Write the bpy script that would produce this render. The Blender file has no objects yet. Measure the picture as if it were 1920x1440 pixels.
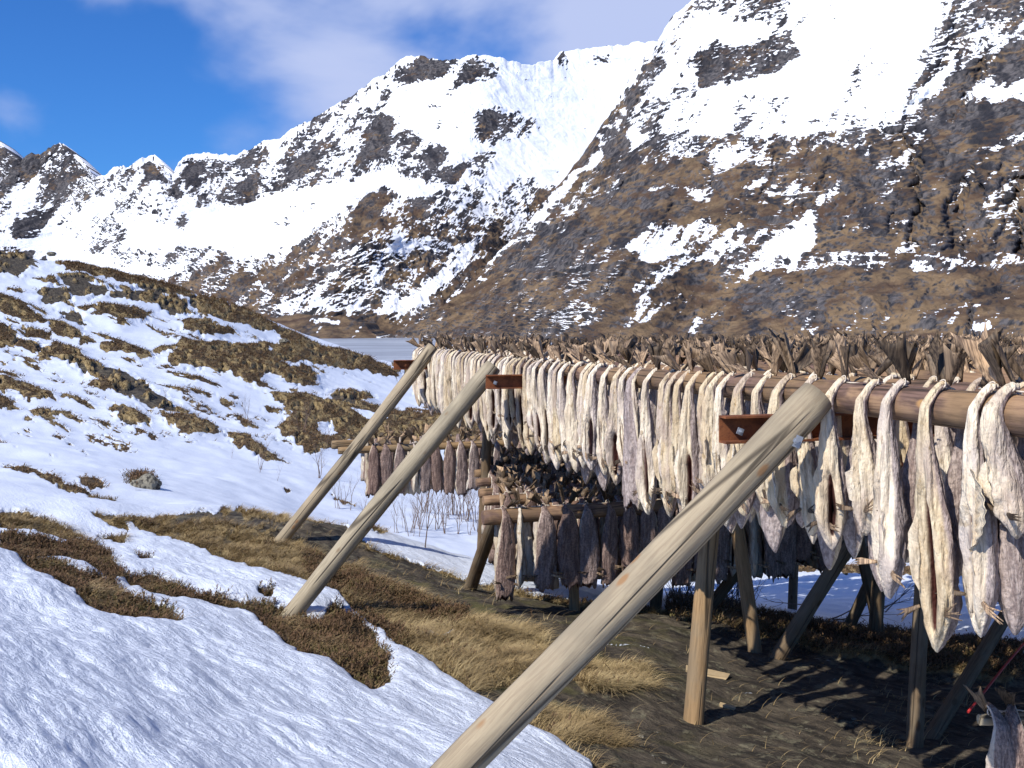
import bpy, math, random
import numpy as np
from mathutils import Vector, Matrix
R = math.radians
random.seed(7)
rng = np.random.default_rng(7)
sc = bpy.context.scene
col = sc.collection

# ------------------------------------------------------------------ camera, sky, sun, exposure
F = 1900.0                     # focal length in photo pixels (1920 wide)
HOR = 612.0                    # row of the horizon
cam_d = bpy.data.cameras.new('camera')
cam = bpy.data.objects.new('camera', cam_d); col.objects.link(cam)
cam_d.lens = 36.0 * F / 1920.0
cam_d.sensor_width = 36.0
cam_d.shift_y = -(720 - HOR) / 1920.0
cam_d.clip_start = 0.05; cam_d.clip_end = 20000
cam.location = (0, 0, 0); cam.rotation_euler = (R(90), 0, 0)
sc.camera = cam

SUN_EL, SUN_HEAD = 43.0, 44.0       # elevation, and the way the light travels (degrees from +X towards +Y)
sun_d = bpy.data.lights.new('sun', 'SUN'); sun_d.energy = 4.9; sun_d.angle = R(0.5); sun_d.color = (1.0, 0.95, 0.86)
sun = bpy.data.objects.new('sun', sun_d); col.objects.link(sun)
ldir = Vector((math.cos(R(SUN_EL)) * math.cos(R(SUN_HEAD)), math.cos(R(SUN_EL)) * math.sin(R(SUN_HEAD)), -math.sin(R(SUN_EL))))
sun.rotation_euler = ldir.to_track_quat('-Z', 'Y').to_euler()
sun.location = (-20, -10, 20)

world = bpy.data.worlds.new('World'); sc.world = world; world.use_nodes = True
wn = world.node_tree.nodes; wl = world.node_tree.links; wn.clear()
sky = wn.new('ShaderNodeTexSky'); sky.sky_type = 'NISHITA'; sky.sun_disc = False
sky.sun_elevation = R(SUN_EL); sky.sun_rotation = R(90 - (SUN_HEAD + 180)) % (2 * math.pi)
sky.air_density = 1.0; sky.dust_density = 0.25; sky.ozone_density = 3.0
def wnode(t, **k):
    n = wn.new(t)
    for a, b in k.items(): setattr(n, a, b)
    return n
def wmath(op, a, b=None, clamp=False):
    n = wnode('ShaderNodeMath', operation=op, use_clamp=clamp)
    for i, v in enumerate((a, b)):
        if v is None: continue
        if isinstance(v, (int, float)): n.inputs[i].default_value = v
        else: wl.new(v, n.inputs[i])
    return n.outputs[0]
tint = wnode('ShaderNodeMix', data_type='RGBA', blend_type='MULTIPLY'); tint.inputs[0].default_value = 1
wl.new(sky.outputs[0], tint.inputs[6]); tint.inputs[7].default_value = (0.36, 0.86, 1.62, 1)
tc = wnode('ShaderNodeTexCoord')
sep = wnode('ShaderNodeSeparateXYZ'); wl.new(tc.outputs['Generated'], sep.inputs[0])
mp = wnode('ShaderNodeMapping'); wl.new(tc.outputs['Generated'], mp.inputs[0])
mp.inputs['Scale'].default_value = (5.0, 5.0, 9.0); mp.inputs['Location'].default_value = (0.8, 0.3, 0.55); mp.inputs['Rotation'].default_value = (0, R(-18), 0)
nz = wnode('ShaderNodeTexNoise'); wl.new(mp.outputs[0], nz.inputs['Vector']); nz.inputs['Scale'].default_value = 1.0
nz.inputs['Detail'].default_value = 5; nz.inputs['Roughness'].default_value = 0.5; nz.inputs['Distortion'].default_value = 0.3
gx = wmath('MULTIPLY', wmath('ADD', sep.outputs[0], 0.15), 3.0)            # more cloud towards the right
gz = wmath('MULTIPLY', wmath('SUBTRACT', sep.outputs[2], 0.17), 0.9)
cl = wmath('ADD', wmath('ADD', wmath('MULTIPLY', wmath('SUBTRACT', nz.outputs[0], 0.5), 4.6), gx), gz)
def puff(x, z, sx, sz, amt):          # a cloud standing in one part of the sky
    a = wmath('POWER', wmath('DIVIDE', wmath('SUBTRACT', sep.outputs[0], x), sx), 2.0); b = wmath('POWER', wmath('DIVIDE', wmath('SUBTRACT', sep.outputs[2], z), sz), 2.0)
    return wmath('MULTIPLY', wmath('POWER', 2.718, wmath('MULTIPLY', wmath('ADD', a, b), -1.0)), amt)
for q in ((-0.44, 0.185, 0.045, 0.03, 1.25), (-0.26, 0.285, 0.08, 0.05, 0.95), (-0.40, 0.315, 0.14, 0.03, 1.15), (-0.15, 0.235, 0.06, 0.05, 0.9)): cl = wmath('ADD', cl, puff(*q))
cr = wnode('ShaderNodeMapRange', interpolation_type='SMOOTHSTEP'); wl.new(cl, cr.inputs[0])
cr.inputs[1].default_value = -0.45; cr.inputs[2].default_value = 1.25; cr.inputs[3].default_value = 0.0; cr.inputs[4].default_value = 0.9
mx = wnode('ShaderNodeMix', data_type='RGBA'); zm = wnode('ShaderNodeMapRange', interpolation_type='SMOOTHSTEP'); wl.new(sep.outputs[2], zm.inputs[0]); zm.inputs[1].default_value = 0.62; zm.inputs[2].default_value = 0.34
ym = wnode('ShaderNodeMapRange', interpolation_type='SMOOTHSTEP'); wl.new(sep.outputs[1], ym.inputs[0]); ym.inputs[1].default_value = 0.1; ym.inputs[2].default_value = 0.6
wl.new(wmath('MULTIPLY', cr.outputs[0], wmath('MULTIPLY', zm.outputs[0], ym.outputs[0])), mx.inputs[0]); wl.new(tint.outputs[2], mx.inputs[6])
mx.inputs[7].default_value = (6.3, 7.2, 10.4, 1)
bg = wnode('ShaderNodeBackground'); wl.new(mx.outputs[2], bg.inputs[0]); bg.inputs[1].default_value = 0.08
wo = wnode('ShaderNodeOutputWorld'); wl.new(bg.outputs[0], wo.inputs[0])

sc.view_settings.view_transform = 'Standard'; sc.view_settings.look = 'None'
sc.view_settings.exposure = 0.15; sc.view_settings.gamma = 1.0; sc.view_settings.use_curve_mapping = False
sc.render.engine = 'CYCLES'
sc.cycles.max_bounces = 6; sc.cycles.diffuse_bounces = 3; sc.cycles.glossy_bounces = 2
sc.cycles.transmission_bounces = 2; sc.cycles.use_denoising = True

# ------------------------------------------------------------------ helpers: noise, fields, meshes
def _h(ix, iy, seed):
    h = (ix.astype(np.int64) * 374761393 + iy.astype(np.int64) * 668265263 + seed * 1442695041) & 0x7fffffff
    h = ((h ^ (h >> 13)) * 1274126177) & 0x7fffffff
    h = ((h ^ (h >> 11)) * 668265263) & 0x7fffffff
    return ((h ^ (h >> 15)) & 0xffffff) / 16777215.0
def vn(x, y, seed=0):
    x = np.asarray(x, float); y = np.asarray(y, float)
    ix = np.floor(x); iy = np.floor(y); fx = x - ix; fy = y - iy
    fx = fx * fx * fx * (fx * (fx * 6 - 15) + 10); fy = fy * fy * fy * (fy * (fy * 6 - 15) + 10)
    a = _h(ix, iy, seed); b = _h(ix + 1, iy, seed); c = _h(ix, iy + 1, seed); d = _h(ix + 1, iy + 1, seed)
    return (a * (1 - fx) + b * fx) * (1 - fy) + (c * (1 - fx) + d * fx) * fy - 0.5
def fbm(x, y, seed=0, octv=4, gain=0.5):
    s = 0; a = 1.0; t = 0
    for o in range(octv):
        ca, sa = math.cos(o * 1.1), math.sin(o * 1.1)
        s = s + a * vn((x * ca - y * sa) * 2 ** o + 17.3 * o, (x * sa + y * ca) * 2 ** o - 9.1 * o, seed + o); t += a; a *= gain
    return s / t * 1.5
def ridged(x, y, seed=0, octv=4):
    s = 0; a = 1.0; t = 0
    for o in range(octv):
        s = s + a * (0.5 - 2 * np.abs(vn(x * 2 ** o + 5.2 * o, y * 2 ** o + 3.1 * o, seed + o))); t += a; a *= 0.5
    return s / t
def sstep(a, b, x):
    t = np.clip((x - a) / (b - a), 0, 1); return t * t * (3 - 2 * t)
def tps(pts):
    pts = np.array(pts, float); P = pts[:, :2]; n = len(P)
    def U(r2): return 0.5 * r2 * np.log(r2 + 1e-9)
    d2 = ((P[:, None] - P[None]) ** 2).sum(-1)
    A = np.zeros((n + 3, n + 3)); A[:n, :n] = U(d2) + np.eye(n) * 1e-3
    A[:n, n] = 1; A[:n, n + 1:] = P; A[n, :n] = 1; A[n + 1:, :n] = P.T
    w = np.linalg.solve(A, np.concatenate([pts[:, 2], np.zeros(3)]))
    def f(x, y):
        sh = x.shape; x = x.ravel(); y = y.ravel(); out = np.empty(len(x))
        for i in range(0, len(x), 40000):
            a = x[i:i + 40000, None]; b = y[i:i + 40000, None]
            r2 = (a - P[None, :, 0]) ** 2 + (b - P[None, :, 1]) ** 2
            out[i:i + 40000] = U(r2) @ w[:n] + w[n] + a[:, 0] * w[n + 1] + b[:, 0] * w[n + 2]
        return out.reshape(sh)
    return f
def box_blur(im, r):
    for ax in (0, 1):
        for _ in range(2):
            p = np.pad(im, [(r + 1, r) if k == ax else (0, 0) for k in (0, 1)], mode='edge')
            c = np.cumsum(p, axis=ax); n = im.shape[ax]
            im = (np.take(c, range(2 * r + 1, 2 * r + 1 + n), ax) - np.take(c, range(0, n), ax)) / (2 * r + 1)
    return im
X0, Y0, PW, PH = -320, -320, 2620, 1880
class Paint:                         # a plan of what lies where; looked up per vertex
    def __init__(s, v): s.im = np.full((PH, PW), float(v))
    def poly(s, pts, v, mix=1.0):
        pts = np.array(pts, float) - (X0, Y0)
        x0, y0 = np.maximum(np.floor(pts.min(0)).astype(int), 0); x1 = min(PW, int(pts[:, 0].max()) + 2); y1 = min(PH, int(pts[:, 1].max()) + 2)
        if x1 <= x0 or y1 <= y0: return
        gx, gy = np.meshgrid(np.arange(x0, x1), np.arange(y0, y1)); ins = np.zeros(gx.shape, bool)
        n = len(pts)
        for i in range(n):
            (ax, ay), (bx, by) = pts[i], pts[(i + 1) % n]
            if ay == by: continue
            c = (gy >= min(ay, by)) & (gy < max(ay, by)) & (gx < ax + (gy - ay) * (bx - ax) / (by - ay)); ins ^= c
        sub = s.im[y0:y1, x0:x1]; sub[ins] = sub[ins] * (1 - mix) + v * mix
    def line(s, pts, w, v, mix=1.0):
        for i in range(len(pts) - 1):
            a = np.array(pts[i][:2], float); b = np.array(pts[i + 1][:2], float)
            wa = pts[i][2] if len(pts[i]) > 2 else w; wb = pts[i + 1][2] if len(pts[i + 1]) > 2 else w
            d = b - a; n = np.array([-d[1], d[0]]) / (np.hypot(*d) + 1e-6)
            s.poly([a + n * wa / 2, b + n * wb / 2, b - n * wb / 2, a - n * wa / 2], v, mix)
    def blur(s, r): s.im = box_blur(s.im, r); return s
    def at(s, x, y):
        x = np.clip(x - X0, 0, PW - 1.01); y = np.clip(y - Y0, 0, PH - 1.01)
        ix = x.astype(int); iy = y.astype(int); fx = x - ix; fy = y - iy; m = s.im
        return (m[iy, ix] * (1 - fx) + m[iy, ix + 1] * fx) * (1 - fy) + (m[iy + 1, ix] * (1 - fx) + m[iy + 1, ix + 1] * fx) * fy
def mesh_np(name, V, Fc, mat=None, attrs=None, smooth=True):
    me = bpy.data.meshes.new(name); V = np.asarray(V, np.float32); Fc = np.asarray(Fc, np.int32)
    k = Fc.shape[1]
    me.vertices.add(len(V)); me.vertices.foreach_set('co', V.ravel())
    me.loops.add(Fc.size); me.loops.foreach_set('vertex_index', Fc.ravel())
    me.polygons.add(len(Fc)); me.polygons.foreach_set('loop_start', np.arange(0, Fc.size, k, dtype=np.int32))
    me.polygons.foreach_set('use_smooth', np.full(len(Fc), smooth))
    me.update(calc_edges=True)
    for an, av in (attrs or {}).items():
        at = me.attributes.new(an, 'FLOAT', 'POINT'); at.data.foreach_set('value', np.asarray(av, np.float32).ravel())
    if mat: me.materials.append(mat)
    return me
def grid_faces(nr, nc, wrap=False):
    r = np.arange(nr - 1)[:, None]; c = np.arange(nc if wrap else nc - 1)[None]
    c2 = (c + 1) % nc
    return np.stack([r * nc + c, r * nc + c2, (r + 1) * nc + c2, (r + 1) * nc + c], -1).reshape(-1, 4)
def obj(name, me, parent=None, loc=(0, 0, 0), rot=None):
    o = bpy.data.objects.new(name, me); col.objects.link(o); o.location = loc
    if rot is not None: o.rotation_euler = rot
    if parent is not None: o.parent = parent
    return o
def tag(o, label=None, cat=None, group=None, kind=None):
    if label: o['label'] = label
    if cat: o['category'] = cat
    if group: o['group'] = group
    if kind: o['kind'] = kind
    return o
def empty(name, loc=(0, 0, 0), rz=0.0):
    o = bpy.data.objects.new(name, None); col.objects.link(o); o.location = loc; o.rotation_euler = (0, 0, rz); o.empty_display_size = 0.05
    return o
def W(px, py, Y): return Vector(((px - 960) / F * Y, Y, -(py - HOR) / F * Y))   # photo pixel at depth Y metres -> point

# ------------------------------------------------------------------ helpers: materials
class NT:
    def __init__(s, name, rough=0.8, spec=0.3):
        s.m = bpy.data.materials.new(name); s.m.use_nodes = True; s.t = s.m.node_tree; s.n = s.t.nodes; s.n.clear()
        s.b = s.n.new('ShaderNodeBsdfPrincipled'); o = s.n.new('ShaderNodeOutputMaterial'); s.t.links.new(s.b.outputs[0], o.inputs[0])
        s.b.inputs['Roughness'].default_value = rough; s.b.inputs['Specular IOR Level'].default_value = spec; s.out = o
    def put(s, sock, v):
        if isinstance(v, bpy.types.NodeSocket): s.t.links.new(v, sock)
        elif isinstance(v, (tuple, list)) and len(v) == 3 and sock.type == 'RGBA': sock.default_value = (*v, 1)
        else: sock.default_value = v
    def coord(s, kind='Object', scale=(1, 1, 1), rot=(0, 0, 0)):
        c = s.n.new('ShaderNodeTexCoord'); m = s.n.new('ShaderNodeMapping'); src = c.outputs[kind]
        if any(rot):
            m0 = s.n.new('ShaderNodeMapping'); s.t.links.new(src, m0.inputs[0]); m0.inputs['Rotation'].default_value = rot; src = m0.outputs[0]; rot = (0, 0, 0)
        s.t.links.new(src, m.inputs[0])
        m.inputs['Scale'].default_value = scale; m.inputs['Rotation'].default_value = rot; return m.outputs[0]
    def noise(s, vec, scale=5, detail=4, rough=0.55, dist=0.0):
        n = s.n.new('ShaderNodeTexNoise'); s.put(n.inputs['Vector'], vec); n.inputs['Scale'].default_value = scale
        n.inputs['Detail'].default_value = detail; n.inputs['Roughness'].default_value = rough; n.inputs['Distortion'].default_value = dist
        return n.outputs[0]
    def vor(s, vec, scale=5, feat='F1'):
        n = s.n.new('ShaderNodeTexVoronoi'); n.feature = feat; s.put(n.inputs['Vector'], vec); n.inputs['Scale'].default_value = scale; return n.outputs[0]
    def attr(s, name):
        n = s.n.new('ShaderNodeAttribute'); n.attribute_name = name; return n.outputs['Fac']
    def rnd(s): return s.n.new('ShaderNodeObjectInfo').outputs['Random']
    def math(s, op, a, b=0.0, clamp=False):
        n = s.n.new('ShaderNodeMath'); n.operation = op; n.use_clamp = clamp; s.put(n.inputs[0], a); s.put(n.inputs[1], b); return n.outputs[0]
    def rng(s, v, a, b, c=0.0, d=1.0):
        n = s.n.new('ShaderNodeMapRange'); n.interpolation_type = 'SMOOTHSTEP'; s.put(n.inputs[0], v)
        for i, q in enumerate((a, b, c, d)): s.put(n.inputs[i + 1], q)
        return n.outputs[0]
    def mix(s, f, a, b, bt='MIX'):
        n = s.n.new('ShaderNodeMix'); n.data_type = 'RGBA'; n.blend_type = bt; s.put(n.inputs[0], f); s.put(n.inputs[6], a); s.put(n.inputs[7], b); return n.outputs[2]
    def color(s, v): s.put(s.b.inputs['Base Color'], v); return s
    def rough(s, v): s.put(s.b.inputs['Roughness'], v); return s
    def bump(s, h, strength=0.3, dist=0.02, nrm=None):
        n = s.n.new('ShaderNodeBump'); s.put(n.inputs['Height'], h); n.inputs['Strength'].default_value = strength; n.inputs['Distance'].default_value = dist
        if nrm is not None: s.put(n.inputs['Normal'], nrm)
        s.t.links.new(n.outputs[0], s.b.inputs['Normal']); return n.outputs[0]

# ------------------------------------------------------------------ materials of the land
def mat_mountain():
    m = NT('mountain_rock_and_snow', 0.85, 0.2); c = m.coord('Object')
    n1 = m.noise(c, 0.02, 5, 0.65); n2 = m.noise(m.coord('Object', (1, 1, 0.22)), 0.12, 5, 0.68); veg = m.attr('veg')
    rock = m.mix(m.rng(n2, 0.35, 0.65), (0.022, 0.023, 0.028), (0.125, 0.113, 0.112))
    vg = m.mix(m.rng(n1, 0.38, 0.62), (0.085, 0.052, 0.034), (0.215, 0.145, 0.08))
    vg = m.mix(m.rng(n2, 0.3, 0.5, 0.6, 0.0), vg, (0.06, 0.045, 0.03))
    rock = m.mix(m.math('MULTIPLY', m.attr('streak'), .8), rock, (0.016, 0.016, 0.021)); vg = m.mix(m.math('MULTIPLY', m.attr('streak'), .35), vg, (0.035, 0.026, 0.02))
    base = m.mix(veg, rock, vg)
    sn = m.attr('snow')
    m.color(m.mix(m.rng(m.math('ADD', sn, m.math('MULTIPLY', m.math('SUBTRACT', n2, 0.5), 0.5)), 0.4, 0.6), base, (0.86, 0.88, 0.92)))
    m.bump(n2, 0.8, 4.0)
    return m.m
M_MOUNT = mat_mountain()
def mat_ground():
    m = NT('ground_snow_turf_rock', 0.8, 0.25); c = m.coord('Object'); sn = m.attr('snow'); kd = m.attr('kind'); ms = m.attr('moss')
    nf = m.noise(c, 14, 6, 0.65); nm = m.noise(c, 2.2, 5, 0.6); nl = m.noise(m.coord('Object', (1.0, 2.4, 2.4), (0, 0, R(50))), 4.0, 7, 0.72)
    heath = m.mix(m.rng(nf, 0.35, 0.65), (0.035, 0.024, 0.013), (0.12, 0.08, 0.04))
    grass = m.mix(m.rng(nf, 0.3, 0.7), (0.12, 0.08, 0.035), (0.36, 0.27, 0.13))
    rock = m.mix(m.rng(nl, 0.36, 0.66), (0.022, 0.018, 0.014), (0.11, 0.088, 0.062))
    lich = m.rng(m.noise(c, 7, 6, 0.75), 0.53, 0.62)
    rock = m.mix(m.math('MULTIPLY', lich, 0.55), rock, (0.22, 0.2, 0.13))
    rock = m.mix(m.math('MULTIPLY', m.rng(nm, 0.48, 0.62), ms), rock, (0.10, 0.09, 0.035))
    b = m.mix(m.rng(kd, 0.2, 0.35), heath, grass); b = m.mix(m.rng(kd, 0.65, 0.8), b, rock)
    dirt = m.rng(m.noise(c, 22, 3, 0.7), 0.70, 0.76, 0, 0.5)
    snow = m.mix(dirt, m.mix(nm, (0.60, 0.655, 0.76), (0.74, 0.785, 0.86)), (0.5, 0.46, 0.4))
    f = m.rng(m.math('ADD', sn, m.math('MULTIPLY', m.math('SUBTRACT', nf, 0.5), 0.55)), 0.42, 0.58)
    m.color(m.mix(f, b, snow))
    m.rough(m.mix(f, (0.9, 0.9, 0.9), (0.55, 0.55, 0.55)))
    # ripples the wind cut into the crust, running down the slope
    rip = m.noise(m.coord('Object', (2.2, 12.0, 6.0), (0, 0, R(53))), 2.6, 6, 0.66, 0.3)
    gr = m.noise(c, 90, 3, 0.6)
    h = m.math('ADD', m.math('MULTIPLY', rip, .55), m.math('ADD', m.math('MULTIPLY', gr, 0.22), m.math('MULTIPLY', m.noise(c, 26, 4, .6), .5)))
    h2 = m.math('ADD', m.math('MULTIPLY', nf, 1.1), m.math('MULTIPLY', nl, 1.6))
    hm = m.n.new('ShaderNodeMix'); hm.data_type = 'FLOAT'; m.put(hm.inputs[0], f); m.put(hm.inputs[2], h2); m.put(hm.inputs[3], h)
    m.bump(m.math('MULTIPLY', hm.outputs[0], m.math('ADD', m.math('MULTIPLY', m.attr('close'), 0.85), 0.15)), 0.6, 0.06)
    return m.m
M_GROUND = mat_ground()
def mat_lake():
    m = NT('thawing_lake', 0.35, 0.5); c = m.coord('Object', (0.0022, 0.012, 1), (0, 0, R(4)))
    n = m.noise(c, 3.5, 5, 0.6, 0.6)
    m.color(m.mix(m.rng(n, 0.35, 0.65), (0.12, 0.15, 0.20), (0.42, 0.46, 0.53)))
    m.bump(m.noise(m.coord('Object'), 0.4, 3), 0.15, 0.5)
    return m.m

# ------------------------------------------------------------------ mountains
def mountain(name, label, xs, base, top, dpts, snow, veg, seed, step, amp, streak, fine, macro=None):
    px = np.arange(xs[0], xs[1], step)
    if name != 'hill_by_lake':
        lo = -60 if xs[0] < 0 else xs[0]; hi = min(xs[1], 1990); px = np.concatenate([np.arange(xs[0], lo, 6.0), np.arange(lo, hi, step), np.arange(hi, xs[1], 6.0)])
    bx, by = zip(*base); tx, ty = zip(*top)
    yb = np.interp(px, bx, by)
    jag = fbm(px / 22.0, px * 0 + seed, seed + 50, 5, 0.62) * 13 * np.interp(px, [700, 1100, 1240], [1, 0.7, 1.0])
    yt = np.interp(px, tx, ty)
    nr = int(max(yb - yt) / step) + 2
    t = np.linspace(0, 1, nr)[:, None]
    kk = max(3, int(70 / step)); yp = np.pad(yt, kk, mode='edge'); yts = np.convolve(np.convolve(yp, np.ones(kk) / kk, 'same'), np.ones(kk) / kk, 'same')[kk:-kk]
    PX = np.repeat(px[None], nr, 0); PY = yb[None] + (yts - yb)[None] * t + (yt - yts)[None] * t ** 14 + jag[None] * t ** 26
    f = tps([(a / 400, b / 400, d / 1000) for a, b, d in dpts])
    k = 10
    ri = np.unique(np.append(np.arange(0, nr, k), nr - 1)); ci = np.unique(np.append(np.arange(0, len(px), k), len(px) - 1))
    co = f(PX[np.ix_(ri, ci)] / 400, PY[np.ix_(ri, ci)] / 400) * 1000
    tmp = np.stack([np.interp(np.arange(len(px)), ci, row) for row in co])
    D = np.stack([np.interp(np.arange(nr), ri, tmp[:, j]) for j in range(len(px))], 1)
    Xw = (PX - 960) / F * D; Z0 = -(PY - HOR) / F * D
    P0 = np.stack([Xw, D, Z0], -1); seg = np.linalg.norm(np.diff(P0, axis=0), axis=-1); seg = np.stack([np.convolve(np.pad(r_, 30, mode='edge'), np.ones(61) / 61, 'valid') for r_ in seg])
    Zw = np.concatenate([np.zeros((1, len(px))), np.cumsum(seg, 0)], 0)      # distance measured up the slope
    sh = Xw + streak * Zw                                       # gullies lean with the slope
    amp = amp * np.minimum(1, t * 7 + .06)
    D1 = D - amp * (2.3 * fbm(sh / 300, Zw / 420, seed, 3) + 0.75 * ridged(sh / 110 + fbm(Xw / 150, Zw / 150, seed + 7, 2) * .9, Zw / 260, seed + 20, 3))
    if macro is not None: D1 = D1 - macro.at(PX + fbm(PX / 30, PY / 30, 7, 3) * 26, PY + fbm(PX / 30, PY / 30, 8, 3) * 12)
    V = np.stack([(PX - 960) / F * D1, D1, -(PY - HOR) / F * D1], -1)
    def nrm(V):
        du = np.gradient(V, axis=1); dv = np.gradient(V, axis=0); N = np.cross(du, dv); return N / (np.linalg.norm(N, axis=-1, keepdims=True) + 1e-9)
    N = nrm(V); N = N * np.where(N[..., 1:2] > 0, -1, 1)
    wv_ = fbm(Xw / 60, Zw / 60, seed + 9, 3) * 1.1
    det = fine * (1.0 * ridged(sh / 46 + wv_, Zw / 150, seed + 30, 4) + 0.42 * ridged(sh / 15 + wv_ * 2, Zw / 42, seed + 35, 3) + 0.34 * fbm(Xw / 32 + wv_, Zw / 22 + wv_ * 1.5, seed + 40, 4, .65) + 0.22 * fbm(Xw / 7, Zw / 6, seed + 44, 3, .7))
    wx = fbm(PX / 34, PY / 34, seed + 60, 4, .6) * 26; wy = fbm(PX / 34, PY / 34, seed + 61, 4, .6) * 20
    sp = snow.at(PX + wx, PY + wy); det = det * (1 - .65 * sstep(.75, .97, box_blur(sp, 4)))
    V = V + N * (det * np.minimum(1, t * 9 + .05) * sstep(1.0, .97, t))[..., None]
    N = nrm(V)
    nz = np.abs(N[..., 2])
    nzl = box_blur(nz, 14)
    sa = PX + 0.7 * PY
    fn = fbm(sa / 17, PY / 48, seed + 70, 5, .6) * 0.9 + fbm(sa / 60, PY / 60, seed + 77, 3) * .5 + fbm(PX / 5, PY / 3.5, seed + 75, 3, .6) * 0.32
    relief = np.clip((nz - nzl) * 3.2, -.6, .6)
    S = (sp - 0.5) * 2.2 + fn * 2.5 * (0.5 + 1.2 * np.clip(1 - np.abs(sp - .5) * 2, 0, .5)) + relief * 1.3
    S = sstep(-0.14, 0.14, S)
    vg = veg.at(PX + wx, PY + wy)
    Vg = sstep(-.22, .22, (vg - .5) * 1.1 + (nz - nzl) * 2.6 + fbm(sa / 26, PY / 16, seed + 80, 5, .7) * 1.3)
    SK = sstep(-.05, .3, fbm(sh / 9 + fbm(Xw / 30, Zw / 30, 3, 2), Zw / 110, seed + 90, 4, .6) + .5 * fbm(sh / 60, Zw / 120, seed + 95, 3))
    # the far side falls away behind the crest
    last = V[-1]; back = []
    for a, b in ((0.03, -0.02), (0.10, -0.12), (0.25, -0.5)):
        q = last.copy(); q[:, 1] += last[:, 1] * a; q[:, 2] += last[:, 2] * b; back.append(q[None])
    V = np.concatenate([V] + back, 0); S = np.concatenate([S] + [S[-1:]] * 3, 0); SK = np.concatenate([SK] + [SK[-1:]] * 3, 0); Vg = np.concatenate([Vg] + [Vg[-1:]] * 3, 0)
    me = mesh_np(name, V.reshape(-1, 3), grid_faces(V.shape[0], V.shape[1]), M_MOUNT, {'snow': S, 'veg': Vg, 'streak': SK})
    o = obj(name, me); tag(o, label, kind='structure'); return o

# --- the massif beyond the lake
sn = Paint(0.97); vg = Paint(0.12)
sn.poly([(-320, 470), (0, 465), (120, 500), (240, 530), (340, 520), (395, 478), (520, 490), (560, 455), (600, 425), (650, 388), (715, 362), (790, 375), (870, 395), (960, 350), (1060, 350), (1100, 660), (-320, 660)], 0.24)
vg.poly([(-320, 480), (340, 520), (395, 478), (560, 455), (650, 388), (715, 362), (870, 395), (960, 350), (1100, 350), (1100, 660), (-320, 660)], 0.60)
sn.poly([(-320, 270), (-50, 250), (0, 270), (50, 285), (112, 262), (150, 285), (182, 335), (168, 378), (130, 410), (80, 425), (30, 460), (-320, 470)], 0.30)
sn.line([(112, 290), (90, 330), (20, 420)], 12, .8); sn.line([(60, 350), (-20, 470)], 14, .9); sn.line([(150, 330), (110, 400)], 9, .85)
sn.poly([(200, 330), (290, 300), (262, 345), (230, 360), (190, 365)], 0.62)
sn.poly([(262, 348), (288, 296), (300, 298), (322, 345), (300, 350)], 0.02)
sn.poly([(215, 375), (262, 350), (330, 350), (370, 400), (330, 425), (250, 400)], 0.50)
sn.poly([(130, 430), (220, 400), (240, 460), (160, 470)], 0.55); sn.poly([(200, 470), (400, 465), (400, 500), (230, 500)], 0.62)
sn.poly([(324, 340), (345, 300), (420, 302), (520, 272), (610, 240), (665, 290), (610, 335), (540, 355), (450, 385), (400, 395), (350, 372)], 0.30)
sn.line([(330, 340), (385, 455)], 10, .97); sn.line([(420, 330), (480, 320), (540, 330)], 10, .8)
sn.poly([(540, 250), (640, 185), (720, 140), (740, 165), (700, 230), (660, 260), (600, 260)], 0.55)
sn.poly([(712, 148), (740, 116), (800, 104), (900, 104), (942, 128), (926, 150), (860, 152), (800, 140), (722, 158)], 0.26)
sn.poly([(660, 225), (715, 215), (770, 245), (860, 300), (930, 290), (905, 330), (800, 345), (740, 320), (690, 330), (610, 340), (600, 310), (640, 270)], 0.38)
sn.poly([(680, 250), (730, 240), (745, 300), (690, 305)], 0.08)
sn.poly([(895, 215), (940, 198), (1000, 228), (1002, 250), (960, 262), (920, 278), (895, 260)], 0.38)
sn.poly([(1036, 112), (1055, 96), (1060, 112)], 0.1)
sn.poly([(780, 380), (860, 350), (960, 345), (1010, 330), (990, 380), (900, 430), (860, 400)], 0.55)
sn.poly([(0, 430), (60, 440), (120, 490), (0, 470)], 0.95); sn.poly([(340, 385), (560, 380), (650, 372), (590, 430), (540, 470), (440, 470), (360, 450)], 0.99)
sn.poly([(722, 462), (760, 440), (800, 450), (872, 462), (860, 470), (790, 474), (740, 474)], 0.95)
sn.line([(875, 482, 16), (840, 520, 20), (780, 560, 30), (700, 600, 26)], 20, .93)
sn.line([(455, 478, 6), (480, 520, 9), (505, 570, 20)], 10, .9); sn.line([(668, 470, 5), (700, 520, 12), (735, 560, 18)], 8, .8)
sn.poly([(600, 525), (645, 500), (720, 545), (700, 585), (560, 590), (480, 580), (560, 560)], 0.66)
sn.line([(740, 410), (860, 420)], 12, .7); sn.line([(800, 400), (960, 380)], 16, .6)
sn.poly([(530, 600), (600, 585), (720, 590), (760, 640), (500, 650)], 0.12)
sn.blur(6); vg.blur(8)
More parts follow.
